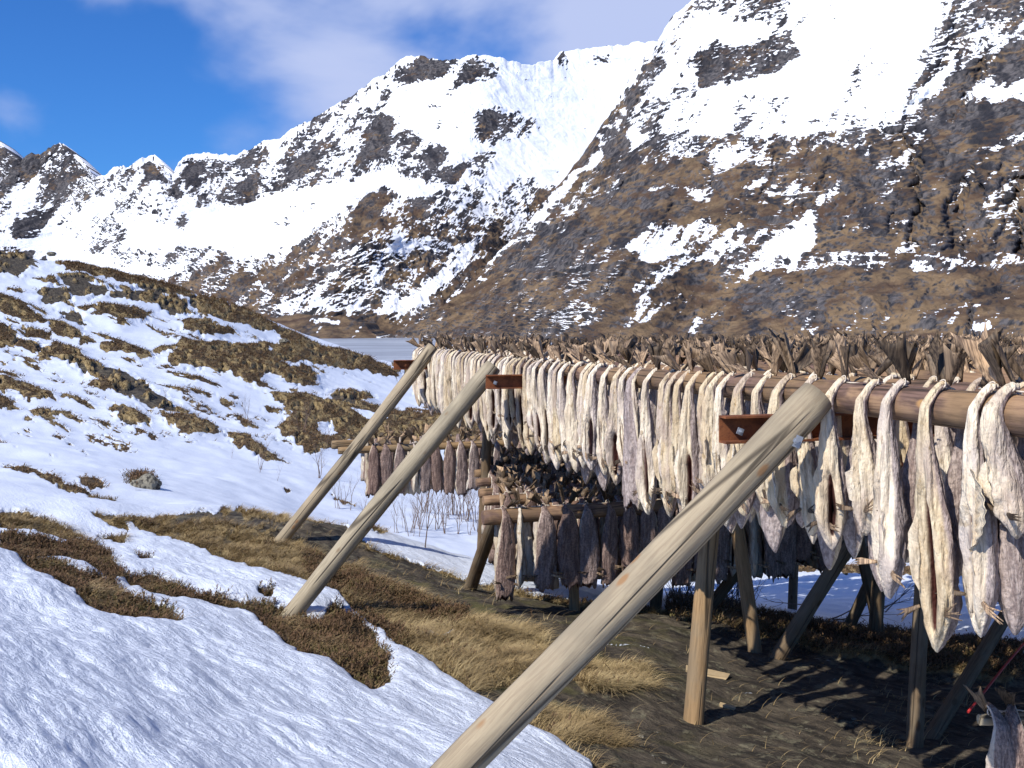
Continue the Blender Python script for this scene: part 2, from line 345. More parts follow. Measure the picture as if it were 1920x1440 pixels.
MASSIF = mountain('mountain_massif', 'steep snow covered massif rising beyond the lake',
    (-1300, 1330), [(-1300, 640), (1330, 640)],
    [(-1300, 330), (-1100, 240), (-980, 270), (-820, 150), (-700, 190), (-560, 110), (-420, 180), (-300, 160), (-100, 225), (0, 262), (14, 285), (40, 302), (60, 282), (75, 290), (90, 274), (112, 266), (135, 280), (160, 310), (178, 332), (205, 320), (250, 305),
     (290, 292), (300, 296), (322, 328), (335, 300), (347, 291), (385, 287), (420, 294), (450, 283), (540, 250), (600, 218), (640, 192), (680, 163), (710, 145), (740, 120),
     (762, 107), (800, 105), (840, 112), (900, 103), (925, 104), (950, 116), (1000, 119), (1038, 112), (1050, 98), (1100, 90), (1140, 85), (1170, 88), (1200, 80), (1330, 70)],
    [(-1300, 640, 1900), (-1300, 250, 3400), (-800, 640, 1800), (-800, 160, 4200), (-800, 400, 2700), (-300, 640, 1700), (0, 640, 1600), (400, 640, 1450), (700, 640, 1420), (1000, 640, 1500), (1330, 640, 1700),
     (-300, 170, 4400), (0, 270, 3900), (112, 267, 3700), (290, 293, 3300), (400, 290, 3300), (600, 220, 3300), (760, 107, 3300), (900, 103, 3200), (1050, 98, 3600), (1330, 70, 3700),
     (0, 450, 2700), (300, 450, 2400), (500, 420, 2350), (650, 380, 2000), (800, 380, 2000), (1000, 350, 2500), (700, 300, 2550), (900, 200, 2850), (500, 560, 1650), (750, 520, 1650), (1000, 500, 2000), (0, 550, 2000), (280, 370, 2700), (140, 420, 3000)],
    sn, vg, 11, 1.7, 46, 0.25, 13)

# --- the mountain above the racks
sn = Paint(0.035); vg = Paint(0.55)
sn.poly([(1120, 240), (1190, 120), (1240, 60), (1300, -20), (1500, -320), (2000, -320), (1850, -60), (1790, -20), (1770, 50), (1720, 130), (1690, 190), (1640, 235), (1560, 270), (1500, 262), (1460, 275), (1400, 255),
         (1330, 270), (1250, 250), (1180, 290), (1150, 330), (1110, 330)], 0.97)
sn.poly([(1110, 330), (1130, 230), (1180, 150), (1200, 175), (1180, 240), (1190, 320), (1170, 400)], 0.10)
sn.poly([(1180, 165), (1240, 70), (1262, 32), (1300, 6), (1330, 20), (1280, 70), (1235, 140), (1215, 190)], 0.48)
sn.poly([(1205, 180), (1300, 160), (1330, 200), (1310, 260), (1230, 270), (1190, 240)], 0.45)
sn.poly([(1290, 110), (1340, 85), (1400, 90), (1480, 60), (1505, 110), (1440, 135), (1390, 160), (1310, 165)], 0.32)
sn.poly([(1300, 20), (1400, -30), (1500, -50), (1480, 30), (1400, 45), (1330, 50)], 0.5)
sn.poly([(1240, 260), (1560, 255), (1620, 240), (1640, 290), (1500, 300), (1250, 300)], 0.45)
sn.poly([(1180, 285), (1250, 265), (1300, 270), (1290, 300), (1200, 312)], 0.75)
sn.poly([(1330, 285), (1440, 285), (1460, 300), (1340, 320)], 0.62); sn.line([(1540, 275), (1640, 240), (1700, 200)], 16, .75)
sn.line([(1230, 355), (1330, 368)], 9, .8); sn.line([(1360, 350), (1440, 348)], 8, .8); sn.line([(1280, 372), (1340, 362)], 7, .75)
sn.poly([(1240, 180), (1420, 170), (1560, 200), (1600, 100), (1660, 130), (1620, 230), (1400, 250), (1250, 250)], 0.86)
sn.poly([(1720, 130), (1770, 40), (1800, -60), (2300, -300), (2300, 60), (1920, 90), (1800, 150), (1700, 200)], 0.33)
sn.line([(1690, 200), (1800, 110)], 10, .85); sn.poly([(1795, 190), (1830, 160), (1920, 150), (2100, 150), (2100, 190), (1900, 195)], 0.93)
sn.line([(1830, 285), (1880, 262, 14), (1930, 258, 16), (2100, 270, 16)], 8, .97)
sn.line([(1650, 320), (1700, 292)], 5, .6); sn.line([(1575, 345), (1590, 325)], 5, .7)
sn.line([(1525, 375, 12), (1580, 350, 4)], 8, .75); sn.line([(1450, 372), (1500, 350)], 6, .6)
sn.line([(1120, 285, 18), (1070, 340, 16), (1010, 405, 24), (950, 470, 14), (905, 520, 10), (890, 550, 4)], 16, .88); sn.line([(1075, 365, 8), (1030, 430, 5)], 6, .8)
sn.line([(1085, 385, 3), (1050, 430, 8)], 5, .7)
sn.poly([(1165, 465), (1195, 440), (1235, 415), (1285, 412), (1345, 425), (1330, 450), (1290, 475), (1230, 500), (1195, 490)], 0.80)
sn.line([(1392, 428, 5), (1340, 465, 18), (1270, 500, 16), (1200, 550, 8)], 10, .93); sn.line([(1215, 545, 14), (1190, 600, 12)], 10, .6); sn.line([(1270, 560), (1170, 615)], 6, .7)
sn.poly([(1521, 398), (1523, 430), (1531, 468), (1480, 482), (1440, 505), (1385, 522), (1400, 495), (1360, 500), (1420, 465), (1470, 432)], 0.93)
sn.poly([(1320, 480), (1440, 425), (1445, 435), (1400, 480), (1330, 500)], 0.6)
sn.line([(1600, 412), (1565, 435)], 6, .85); sn.line([(1640, 425), (1610, 440)], 8, .8); sn.line([(1700, 420), (1665, 425)], 5, .7)
sn.poly([(1724, 445), (1724, 470), (1700, 492), (1660, 485)], 0.95)
sn.poly([(1370, 480), (1530, 482), (1620, 480), (1700, 478), (1760, 490), (1920, 478), (2200, 470), (2200, 490), (1900, 500), (1760, 515), (1600, 500), (1440, 515)], 0.52)
sn.poly([(1300, 590), (1920, 560), (1920, 640), (1300, 640)], 0.1)
sn.line([(1820, 622), (1870, 622)], 5, .9)
sn.line([(1105, 590, 10), (1040, 612, 6)], 8, .75); sn.poly([(1000, 585), (1120, 575), (1180, 590), (1060, 620)], 0.3)
sn.poly([(700, 640), (780, 600), (860, 585), (800, 630)], 0.32)
vg.poly([(1060, 350), (1180, 300), (1260, 420), (1160, 470), (1060, 440)], 0.40); vg.poly([(1600, 250), (1950, 200), (2100, 480), (1600, 470)], 0.34)
vg.poly([(950, 450), (1060, 410), (1110, 520), (960, 545)], 0.25); vg.poly([(700, 660), (800, 540), (900, 520), (2300, 510), (2300, 720), (700, 720)], 0.82)
vg.poly([(1380, 540), (1480, 545), (1560, 560), (1540, 600), (1400, 585)], 0.35)
vg.poly([(1100, -320), (2300, -320), (2300, 200), (1500, 260), (1100, 320)], 0.25)
sn.blur(5); 
mr = random.Random(8)
for _ in range(46):       # small crags among the grass of the lower slope, and bands of cliff above it
    x = mr.uniform(980, 2000); y = mr.uniform(520, 630); w = mr.uniform(14, 60); vg.poly([(x, y), (x + w * .5, y - w * .22), (x + w, y), (x + w * .8, y + w * .35), (x + w * .2, y + w * .3)], 0.3)
for _ in range(60):
    x = mr.uniform(1100, 2000); y = mr.uniform(290, 480); w = mr.uniform(30, 110); vg.line([(x, y), (x + w * .5, y - w * .12), (x + w, y - w * .05)], mr.uniform(5, 12), .8)
vg.blur(5)
MAC = Paint(0.0)       # buttresses (+) and gullies (-), metres
for pts, w, v in (([(1465, 265), (1445, 320), (1425, 390)], 16, -22), ([(1500, 265), (1490, 330), (1470, 390)], 26, 14), ([(1700, 250), (1722, 330), (1720, 400), (1712, 480)], 14, -24), ([(1740, 260), (1760, 340), (1755, 470)], 30, 14),
                  ([(1660, 260), (1650, 350), (1640, 440)], 34, 14), ([(1800, 330), (1790, 400), (1800, 480)], 22, -20), ([(1850, 300), (1860, 380), (1850, 480)], 26, 14), ([(1895, 330), (1905, 400), (1912, 480)], 22, -22), ([(1960, 300), (1970, 480)], 30, 12),
                  ([(1560, 300), (1530, 380), (1520, 400)], 20, -16), ([(1600, 280), (1590, 370), (1560, 430)], 26, 12), ([(1130, 300), (1060, 400), (1000, 470), (940, 560)], 36, 16), ([(1190, 330), (1130, 430), (1060, 520), (960, 600)], 30, -16),
                  ([(1250, 360), (1210, 440), (1130, 520), (1060, 600)], 40, 16), ([(1320, 300), (1340, 370), (1300, 400)], 18, -14), ([(1380, 300), (1370, 400)], 26, 10), ([(1075, 408), (1110, 408), (1105, 432)], 20, -26), ([(1500, 520), (1400, 560), (1300, 630)], 26, 12),
                  ([(1620, 520), (1560, 570), (1500, 640)], 24, -10), ([(1750, 520), (1680, 580), (1640, 640)], 26, 10), ([(1880, 520), (1830, 580), (1800, 640)], 24, -9), ([(1240, 80), (1210, 150), (1150, 250)], 20, 22), ([(1340, 60), (1300, 130), (1290, 220)], 26, 14), ([(1780, 20), (1740, 130), (1660, 240)], 30, 26), ([(1850, 40), (1830, 140), (1780, 230)], 24, -22)):
    MAC.line(pts, w, v)
MAC.blur(6)
RIGHT = mountain('mountain_above_racks', 'brown mountainside with snow fields on its upper slopes',
    (690, 3400), [(690, 646), (1000, 660), (1500, 690), (2280, 715), (3400, 720)],
    [(690, 640), (740, 626), (800, 598), (860, 552), (900, 512), (940, 468), (1000, 402), (1060, 330), (1090, 296), (1120, 250), (1150, 202), (1180, 148), (1210, 108), (1240, 66), (1262, 30),
     (1275, 18), (1300, 2), (1330, -20), (1400, -60), (1500, -90), (1700, -130), (1920, -200), (2280, -270), (2600, -200), (3000, -90), (3400, 60)],
    [(690, 646, 1330), (1000, 660, 960), (1300, 675, 730), (1920, 705, 520), (2280, 715, 480), (3400, 720, 460), (3400, 400, 700), (3400, 60, 1150), (2800, -150, 1500), (2800, 300, 880), (1920, 620, 640), (1300, 600, 960), (1920, 500, 820), (1920, 420, 900), (1920, 200, 1120), (1920, -200, 1900), (2280, -270, 1800),
     (1500, 510, 980), (1500, 400, 1130), (1500, 300, 1260), (1500, 200, 1560), (1500, 100, 1800), (1500, -90, 2150), (1240, 68, 2200), (1300, 2, 2300), (1200, 330, 1520), (1180, 148, 2050),
     (1200, 500, 1080), (1000, 402, 1700), (900, 512, 1560), (1100, 420, 1400), (1000, 550, 1200), (1090, 296, 1900), (800, 600, 1380)],
    sn, vg, 33, 1.7, 34, -0.30, 9, MAC)

# --- the wooded knoll where lake and valley meet
sn = Paint(0.12); vg = Paint(0.75); sn.line([(590, 600), (640, 612)], 8, .7)
mountain('hill_by_lake', 'low dark wooded knoll at the far shore of the lake', (470, 720), [(470, 640), (720, 640)],
    [(470, 600), (520, 592), (570, 588), (620, 592), (660, 600), (685, 612), (700, 628), (720, 640)],
    [(470, 640, 1250), (720, 640, 1280), (470, 600, 1450), (570, 588, 1480), (660, 600, 1420), (700, 628, 1330), (570, 615, 1350)], sn, vg, 55, 1.7, 5, 0.2, 3)

# ------------------------------------------------------------------ ground
gpts = []
def gp(px, py, Y):
    p = W(px, py, Y); gpts.append((math.atan2(p.x, p.y), math.log(math.hypot(p.x, p.y)), p.z))
for a in ((0, 1440, 2.4), (400, 1440, 2.95), (820, 1440, 3.75), (1300, 1440, 4.85), (1900, 1440, 5.25),
          (0, 1300, 3.25), (400, 1300, 4.35), (850, 1300, 5.3), (1300, 1350, 5.7), (1800, 1330, 6.2),
          (0, 1200, 4.3), (250, 1200, 5.2), (540, 1165, 6.99), (850, 1200, 6.8), (1100, 1220, 6.9), (1500, 1230, 7.4), (1900, 1220, 8.2),
          (0, 1100, 6.2), (200, 1100, 6.9), (400, 1100, 7.7), (0, 1000, 8.8), (200, 1000, 9.8), (530, 1005, 10.1), (350, 972, 11), (600, 990, 10.9),
          (700, 1045, 10.1), (885, 1097, 9.35), (1100, 1135, 9.2), (1250, 1150, 9.2), (1500, 1195, 8.8), (1900, 1240, 8.6),
          (700, 1085, 8.6), (1000, 1150, 8.3),
          (0, 890, 14), (0, 800, 20), (0, 700, 28), (0, 612, 36), (0, 476, 50), (-300, 476, 46), (-300, 700, 24), (-300, 1000, 7),
          (200, 900, 15), (300, 800, 23), (300, 700, 32), (300, 612, 42), (300, 541, 53), (500, 606, 62), (500, 700, 38), (500, 800, 27), (480, 900, 19), (450, 955, 14.5),
          (640, 666, 76), (740, 694, 66), (700, 760, 42), (650, 820, 31), (680, 950, 19.5), (700, 1020, 15.5), (950, 720, 75), (900, 800, 36), (900, 1000, 19),
          (1200, 1100, 15.5), (1200, 1050, 18.5), (1200, 900, 36), (1650, 1150, 12.5), (1650, 1100, 15), (1650, 1050, 18.5), (1700, 1000, 24), (1700, 800, 60), (2200, 900, 40), (2200, 1200, 11), (2200, 1440, 5.3)): gp(*a)
for th in np.linspace(-0.75, 0.75, 9):
    for r, z in ((1.0, -1.58 - th * 0.5), (0.35, -1.6)): gpts.append((th, math.log(r), z))
for th, z, r in ((-.75, -1, 85), (-.45, 0, 80), (-.33, -1.0, 82), (-.22, -2.5, 100), (-.12, -5, 105), (0, -8, 110), (.25, -10, 110), (.6, -10, 110)): gpts.append((th, math.log(r), z))
for th in (-.75, -.45, -.3, -.15, 0, .25, .6):
    gpts.append((th, math.log(190), -16)); gpts.append((th, math.log(300), -22)); gpts.append((th, math.log(600), -24))
gf = tps(gpts)
def ground_base(th, lr):
    return gf(np.clip(th, -0.78, 0.78), np.minimum(lr, math.log(600)))
th = np.concatenate([np.linspace(-math.pi, -0.62, 60)[:-1], np.linspace(-0.62, 0.60, 980), np.linspace(0.60, math.pi, 60)[1:-1]])
lr = np.concatenate([np.linspace(math.log(0.35), math.log(1.9), 30)[:-1], np.linspace(math.log(1.9), math.log(110), 980), np.linspace(math.log(110), math.log(3500), 24)[1:]])
def lookup(fn, A, B, k=8):
    ri = np.unique(np.append(np.arange(0, len(B), k), len(B) - 1)); ci = np.unique(np.append(np.arange(0, len(A), k), len(A) - 1))
    co = fn(*np.meshgrid(A[ci], B[ri])); tmp = np.stack([np.interp(np.arange(len(A)), ci, r) for r in co])
    return np.stack([np.interp(np.arange(len(B)), ri, tmp[:, j]) for j in range(len(A))], 1)
Z = lookup(ground_base, th, lr)
TH, LR = np.meshgrid(th, lr); RR = np.exp(LR); GX = RR * np.sin(TH); GY = RR * np.cos(TH)
GYs = np.maximum(GY, 0.3)
gpx = np.where(GY > 0.3, GX / GYs * F + 960, np.where(GX < 0, -320, 2290)); gpy = np.where(GY > 0.3, HOR - Z / GYs * F, 1550)

gs = Paint(1.0); gk = Paint(0.0)              # snow share; kind: 0 heather, .5 dry grass, 1 rock
def bare(pts, k=0.0, v=0.0): gs.poly(pts, v); gk.poly([((x - sum(p[0] for p in pts) / len(pts)) * 1.25 + sum(p[0] for p in pts) / len(pts), (y - sum(p[1] for p in pts) / len(pts)) * 1.25 + sum(p[1] for p in pts) / len(pts)) for x, y in pts], k)
main = [(225, 972), (280, 992), (350, 1012), (400, 1032), (440, 1052), (500, 1078), (540, 1098), (600, 1112), (650, 1150), (700, 1190), (740, 1222), (800, 1250), (870, 1285), (930, 1332), (1000, 1370), (1050, 1402),
        (1110, 1440), (1200, 1530), (2300, 1560), (2300, 1290), (1920, 1238), (1500, 1192), (1250, 1145), (1100, 1128), (900, 1092), (700, 1036), (620, 988), (450, 966), (350, 962)]
gs.poly(main, 0.0); gk.poly([(x, y + (18 if y < 1290 and x > 900 else 0)) for x, y in main], 1.0)
gk.poly([(200, 960), (380, 975), (470, 985), (560, 1010), (630, 1060), (600, 1120), (500, 1090), (300, 1010)], 0.5)
gk.poly([(560, 1030), (640, 1060), (720, 1090), (800, 1120), (880, 1150), (860, 1190), (760, 1190), (660, 1160), (580, 1110)], 0.0)
gk.poly([(600, 1120), (700, 1150), (860, 1185), (900, 1170), (1010, 1190), (1030, 1215), (1000, 1260), (960, 1290), (880, 1290), (800, 1260), (700, 1200)], 0.5)
gk.poly([(1060, 1250), (1100, 1232), (1180, 1240), (1225, 1265), (1235, 1290), (1180, 1305), (1100, 1300)], 0.5)
gk.poly([(960, 1320), (1040, 1315), (1100, 1350), (1170, 1385), (1180, 1405), (1100, 1400), (1040, 1395)], 0.5)
gk.poly([(1350, 1130), (1520, 1160), (1900, 1230), (1900, 1280), (1700, 1260), (1500, 1225), (1330, 1180)], 0.05)
gs.poly([(1250, 1128), (1350, 1130), (1500, 1165), (1920, 1215), (1920, 1240), (1500, 1195), (1250, 1148)], 0.42)
gs.line([(1110, 1214, 2), (1180, 1222, 3), (1230, 1230, 2)], 6, .75); gs.line([(1480, 1228), (1560, 1244)], 3, .6); gs.line([(1360, 1290), (1450, 1300)], 4, .5); gs.line([(780, 1190, 6), (820, 1200, 10), (850, 1196, 4)], 6, .85)
for k, P in ((0.5, [(0, 958), (60, 963), (120, 983), (172, 1006), (130, 1010), (60, 998), (0, 988)]), (0.5, [(165, 970), (228, 972), (245, 987), (190, 982)]), (.5, [(180, 995), (240, 1005), (235, 1015), (190, 1005)]),
             (0, [(0, 1000), (60, 1010), (110, 1018), (150, 1010), (190, 1020), (212, 1050), (235, 1085), (205, 1092), (180, 1062), (130, 1046), (60, 1036), (0, 1027)]),
             (0.12, [(25, 1035), (100, 1050), (180, 1075), (240, 1118), (320, 1155), (338, 1187), (290, 1178), (220, 1168), (170, 1152), (130, 1112), (60, 1070)]),
             (0, [(225, 1080), (290, 1080), (340, 1110), (400, 1130), (530, 1158), (600, 1180), (620, 1150), (655, 1165), (700, 1200), (727, 1240), (725, 1285), (690, 1295), (640, 1262), (560, 1227), (500, 1187), (440, 1152), (370, 1132), (320, 1120), (240, 1097)]),
             (0, [(488, 1124), (522, 1132), (515, 1141), (492, 1134)]), (0, [(250, 1034), (287, 1038), (288, 1050), (262, 1050)])): bare(P, k)
gs.line([(560, 1172, 4), (600, 1152, 8), (625, 1150, 4)], 6, .8)
far_k = lambda k, P: bare(P, k)
for k, P in ((1, [(-320, 440), (0, 468), (40, 474), (57, 490), (50, 508), (30, 522), (15, 510), (0, 517), (-320, 500)]), (.1, [(50, 470), (150, 485), (290, 528), (350, 552), (400, 580), (330, 560), (250, 537), (130, 512), (110, 497)]),
             (0, [(88, 520), (122, 532), (118, 540), (85, 528)]), (1, [(120, 522), (160, 530), (205, 546), (200, 560), (150, 560), (125, 545)]), (1, [(66, 550), (100, 540), (130, 546), (134, 568), (90, 571)]),
             (.8, [(205, 548), (280, 545), (350, 570), (356, 592), (325, 596), (300, 578), (215, 562)]), (.3, [(345, 556), (400, 568), (480, 595), (530, 622), (590, 650), (640, 668), (560, 655), (520, 632), (440, 612), (400, 606), (368, 592)]),
             (.1, [(140, 577), (200, 575), (240, 580), (290, 590), (270, 608), (230, 606), (180, 592)]), (1, [(108, 583), (140, 585), (160, 600), (163, 610), (130, 604)]), (.2, [(333, 606), (380, 603), (415, 618), (446, 630), (400, 636), (350, 630)]),
             (.1, [(-320, 530), (0, 555), (40, 570), (78, 606), (60, 614), (0, 592), (-320, 570)]), (.1, [(-320, 600), (0, 612), (20, 625), (48, 654), (0, 655), (-320, 660)]), (0, [(60, 588), (82, 598), (86, 612), (62, 606)]), (0, [(44, 618), (90, 626), (95, 642), (45, 634)]),
             (.1, [(82, 602), (120, 606), (160, 628), (182, 642), (150, 645), (100, 630)]), (0.9, [(48, 642), (100, 662), (160, 676), (240, 698), (270, 720), (320, 758), (360, 782), (400, 796), (392, 800), (300, 768), (250, 752), (190, 722), (130, 688), (70, 662)]),
             (.2, [(185, 643), (240, 648), (292, 670), (265, 672), (190, 656)]), (.2, [(90, 648), (130, 653), (182, 682), (160, 688), (100, 667)]), (.5, [(68, 664), (92, 668), (97, 684), (72, 680)]), (.2, [(165, 716), (205, 726), (212, 740), (170, 732)]),
             (.25, [(310, 668), (360, 655), (420, 650), (560, 646), (640, 664), (700, 680), (745, 700), (750, 716), (690, 700), (620, 692), (560, 682), (522, 692), (600, 702), (595, 728), (560, 730), (530, 715), (500, 702), (485, 720), (522, 742), (490, 736), (430, 702), (370, 690), (320, 682)]),
             (.3, [(280, 656), (330, 650), (382, 650), (384, 657), (290, 662)]), (.3, [(-60, 705), (0, 710), (22, 715), (35, 738), (0, 742), (-60, 730)]), (.3, [(10, 722), (60, 730), (114, 760), (60, 756), (20, 742)]), (.3, [(-50, 745), (0, 750), (25, 755), (38, 772), (0, 774), (-50, 770)]),
             (.45, [(45, 771), (90, 770), (131, 776), (128, 782), (100, 785), (112, 793), (80, 790)]), (.45, [(200, 765), (240, 766), (265, 778), (283, 797), (250, 800), (222, 787)]), (.2, [(290, 778), (340, 783), (380, 795), (422, 812), (405, 816), (360, 820), (320, 802)]),
             (.2, [(430, 811), (460, 818), (490, 840), (522, 868), (555, 878), (500, 870), (435, 836)]), (.1, [(412, 750), (440, 758), (432, 771), (415, 762)]), (.1, [(0, 875), (70, 891), (150, 919), (217, 943), (212, 947), (140, 927), (60, 899), (0, 882)]),
             (0, [(145, 905), (170, 900), (192, 905), (202, 920), (170, 922)]), (.2, [(510, 748), (560, 745), (600, 755), (700, 765), (760, 775), (860, 785), (930, 780), (930, 840), (880, 832), (650, 828), (625, 852), (575, 852), (560, 835), (530, 820), (522, 806), (545, 785)]),
             (0.6, [(610, 745), (650, 738), (695, 740), (705, 754), (650, 764)]), (.2, [(735, 690), (775, 720), (800, 770), (900, 780), (1200, 790), (1200, 700), (900, 690)]), (.1, [(620, 930), (670, 955), (668, 960), (640, 950)]), (.2, [(525, 915), (545, 925), (542, 932)]),
             (.1, [(630, 985), (720, 1015), (715, 1020)]), (.2, [(940, 1075), (1010, 1085), (1010, 1095), (950, 1090)]), (.1, [(1040, 1048), (1110, 1052), (1112, 1058), (1045, 1056)]),
             (.15, [(1380, 1062), (1600, 1068), (1900, 1080), (1900, 1092), (1500, 1082), (1390, 1074)])): far_k(k, P)
for P in ([(590, 795), (625, 800), (632, 818), (600, 826)], [(650, 780), (700, 783), (740, 795), (690, 796)]): gs.poly(P, 1)
for a in ((640, 700, 700, 720), (560, 690, 640, 700), (500, 660, 520, 668)): gs.line([a[:2], a[2:]], 6, .7)
for _ in range(90):        # small bare spots speckled over the mid slope
    x = random.uniform(-50, 560); y = random.uniform(560, 830)
    if y < 480 + x * .33: continue
    w = random.uniform(5, 26); gs.line([(x, y, 1), (x + w * .5, y + w * .17, random.uniform(3, 7)), (x + w, y + w * .42, 1)], 3, 0.1)
gs.blur(1); gk.blur(3)
near = sstep(14, 7, RR)
wx = fbm(GX / .35, GY / .35, 201, 4) * 16 * near + fbm(gpx / 16, gpy / 9, 203, 4) * 15 * (1 - near)
wy = fbm(GX / .35 + 40, GY / .35, 202, 4) * 10 * near + fbm(gpx / 16, gpy / 9, 204, 4) * 7 * (1 - near)
SN = gs.at(gpx + wx, gpy + wy); KD = gk.at(gpx + wx, gpy + wy)
KD = np.clip(KD + (fbm(gpx / 14, gpy / 7, 260, 4, .6) * 1.5 + .10) * (1 - near) + fbm(GX / .5, GY / .5, 262, 4, .6) * .35 * near, 0, 1)
al, ac = gpx * .93 + gpy * .37, -gpx * .37 + gpy * .93
SN = SN * (1 - sstep(.17, .27, fbm(al / 70, ac / 11, 270, 4, .55)) * sstep(13, 16, RR) * sstep(80, 60, RR) * sstep(660, 560, gpx) * sstep(880, 800, gpy) * (.5 + .5 * sstep(-.1, .1, fbm(gpx / 120, gpy / 60, 272, 2))))
SN = np.clip(SN + fbm(gpx / 7, gpy / 3.5, 261, 4, .65) * .9 * (1 - near) * sstep(1, .2, np.abs(SN - .5) * 1.2), 0, 1)
behind = GY < 0.5
SN = np.where(behind, sstep(-.1, .1, fbm(GX / 3, GY / 3, 210, 3) + .15), SN); KD = np.where(behind, 0.2, KD)
far = RR > 115
SN = np.where(far, 0.15, SN)
SNs = box_blur(SN, 5)
size = np.clip(RR / 14, 0.35, 3.0)
hb = (1 - SNs)
bump = fbm(GX / 1.6, GY / 1.6, 220, 4) * 0.10 * np.clip(RR / 5, .3, 1.4) + fbm(GX / 7, GY / 7, 225, 3) * 0.25 * sstep(12, 30, RR)
kd_veg = 1 - sstep(.6, .8, KD)
bump = bump + hb * (0.035 + 0.055 * sstep(11, 26, RR)) * size * (0.35 + 0.65 * kd_veg)
bump = bump + np.where(SN > .5, 0.035 * near + .03, 0) * SNs
# wind ripples in the near crust, run down the slope; rock ledges
ca, sa = math.cos(R(53)), math.sin(R(53)); U1 = GX * ca - GY * sa; V1 = GX * sa + GY * ca
bump = bump + near * SNs * (fbm(V1 / .28, U1 / .9, 230, 4, .6) * 0.05 + ridged(V1 / .8 + fbm(GX, GY, 5, 2) * .7, U1 / 1.8, 233, 3) * .04 + fbm(V1 / .07 + fbm(GX / .3, GY / .3, 6, 2), U1 / .3, 236, 3, .6) * .011)
rockm = sstep(.6, .8, KD) * (1 - SNs)
bump = bump + rockm * sstep(16, 12, RR) * (ridged(V1 / .5 + fbm(GX, GY, 8, 2), U1 / 2.6, 240, 4) * 0.07 + fbm(GX / .18, GY / .18, 244, 3) * .012)
vegm = (1 - sstep(.6, .8, KD)) * (1 - SNs)
bump = bump + vegm * (fbm(GX / .22, GY / .22, 250, 3) * 0.09 * sstep(16, 12, RR) + fbm(GX / .8, GY / .8, 252, 4, .65) * .16 * sstep(12, 25, RR))
bump = bump * np.minimum(1, RR / 2.0)
GZ = Z + bump
MO = sstep(10.8, 8.8, RR) * sstep(1500, 900, gpx)
V = np.stack([GX, GY, GZ], -1)
nR, nC = V.shape[:2]
faces = grid_faces(nR, nC, True)
Vf = np.concatenate([V.reshape(-1, 3), [[0, 0, -1.6]]]); c0 = len(Vf) - 1
cap = np.array([[c0, (i + 1) % nC, i, i] for i in range(nC)])
gm = mesh_np('ground', Vf, np.concatenate([faces[:, ::-1]]), M_GROUND, {'snow': np.append(SN.ravel(), 1), 'kind': np.append(KD.ravel(), 0), 'moss': np.append(MO.ravel(), 0), 'close': np.append(sstep(16, 7, RR).ravel(), 1)})
ground = tag(obj('ground', gm), 'snowy hillside with bare heather, turf and rock', kind='structure')
def gz(x, y):
    t = math.atan2(x, y); l = math.log(max(0.36, math.hypot(x, y)))
    j = min(max(np.searchsorted(th, t) - 1, 0), nC - 2); i = min(max(np.searchsorted(lr, l) - 1, 0), nR - 2)
    a = min(max((t - th[j]) / (th[j + 1] - th[j]), 0), 1); b = min(max((l - lr[i]) / (lr[i + 1] - lr[i]), 0), 1)
    return (GZ[i, j] * (1 - a) + GZ[i, j + 1] * a) * (1 - b) + (GZ[i + 1, j] * (1 - a) + GZ[i + 1, j + 1] * a) * b
def ray_ground(px, py, y0=2.0, y1=90.0):        # where the sight line through a photo pixel first meets the ground
    Y = y0
    while Y < y1:
        p = W(px, py, Y)
        if p.z <= gz(p.x, p.y): return p
        Y *= 1.006
    return W(px, py, y1)

lk = np.array([(-900, 150, -15), (2500, 150, -15), (2500, 2400, -15), (-900, 2400, -15)])
xs_, ys_ = np.meshgrid(np.linspace(-1200, 2500, 60), np.linspace(140, 2400, 60))
tag(obj('lake', mesh_np('lake', np.stack([xs_, ys_, xs_ * 0 - 15], -1).reshape(-1, 3), grid_faces(60, 60), mat_lake())), 'blue grey lake below the mountains', kind='structure')

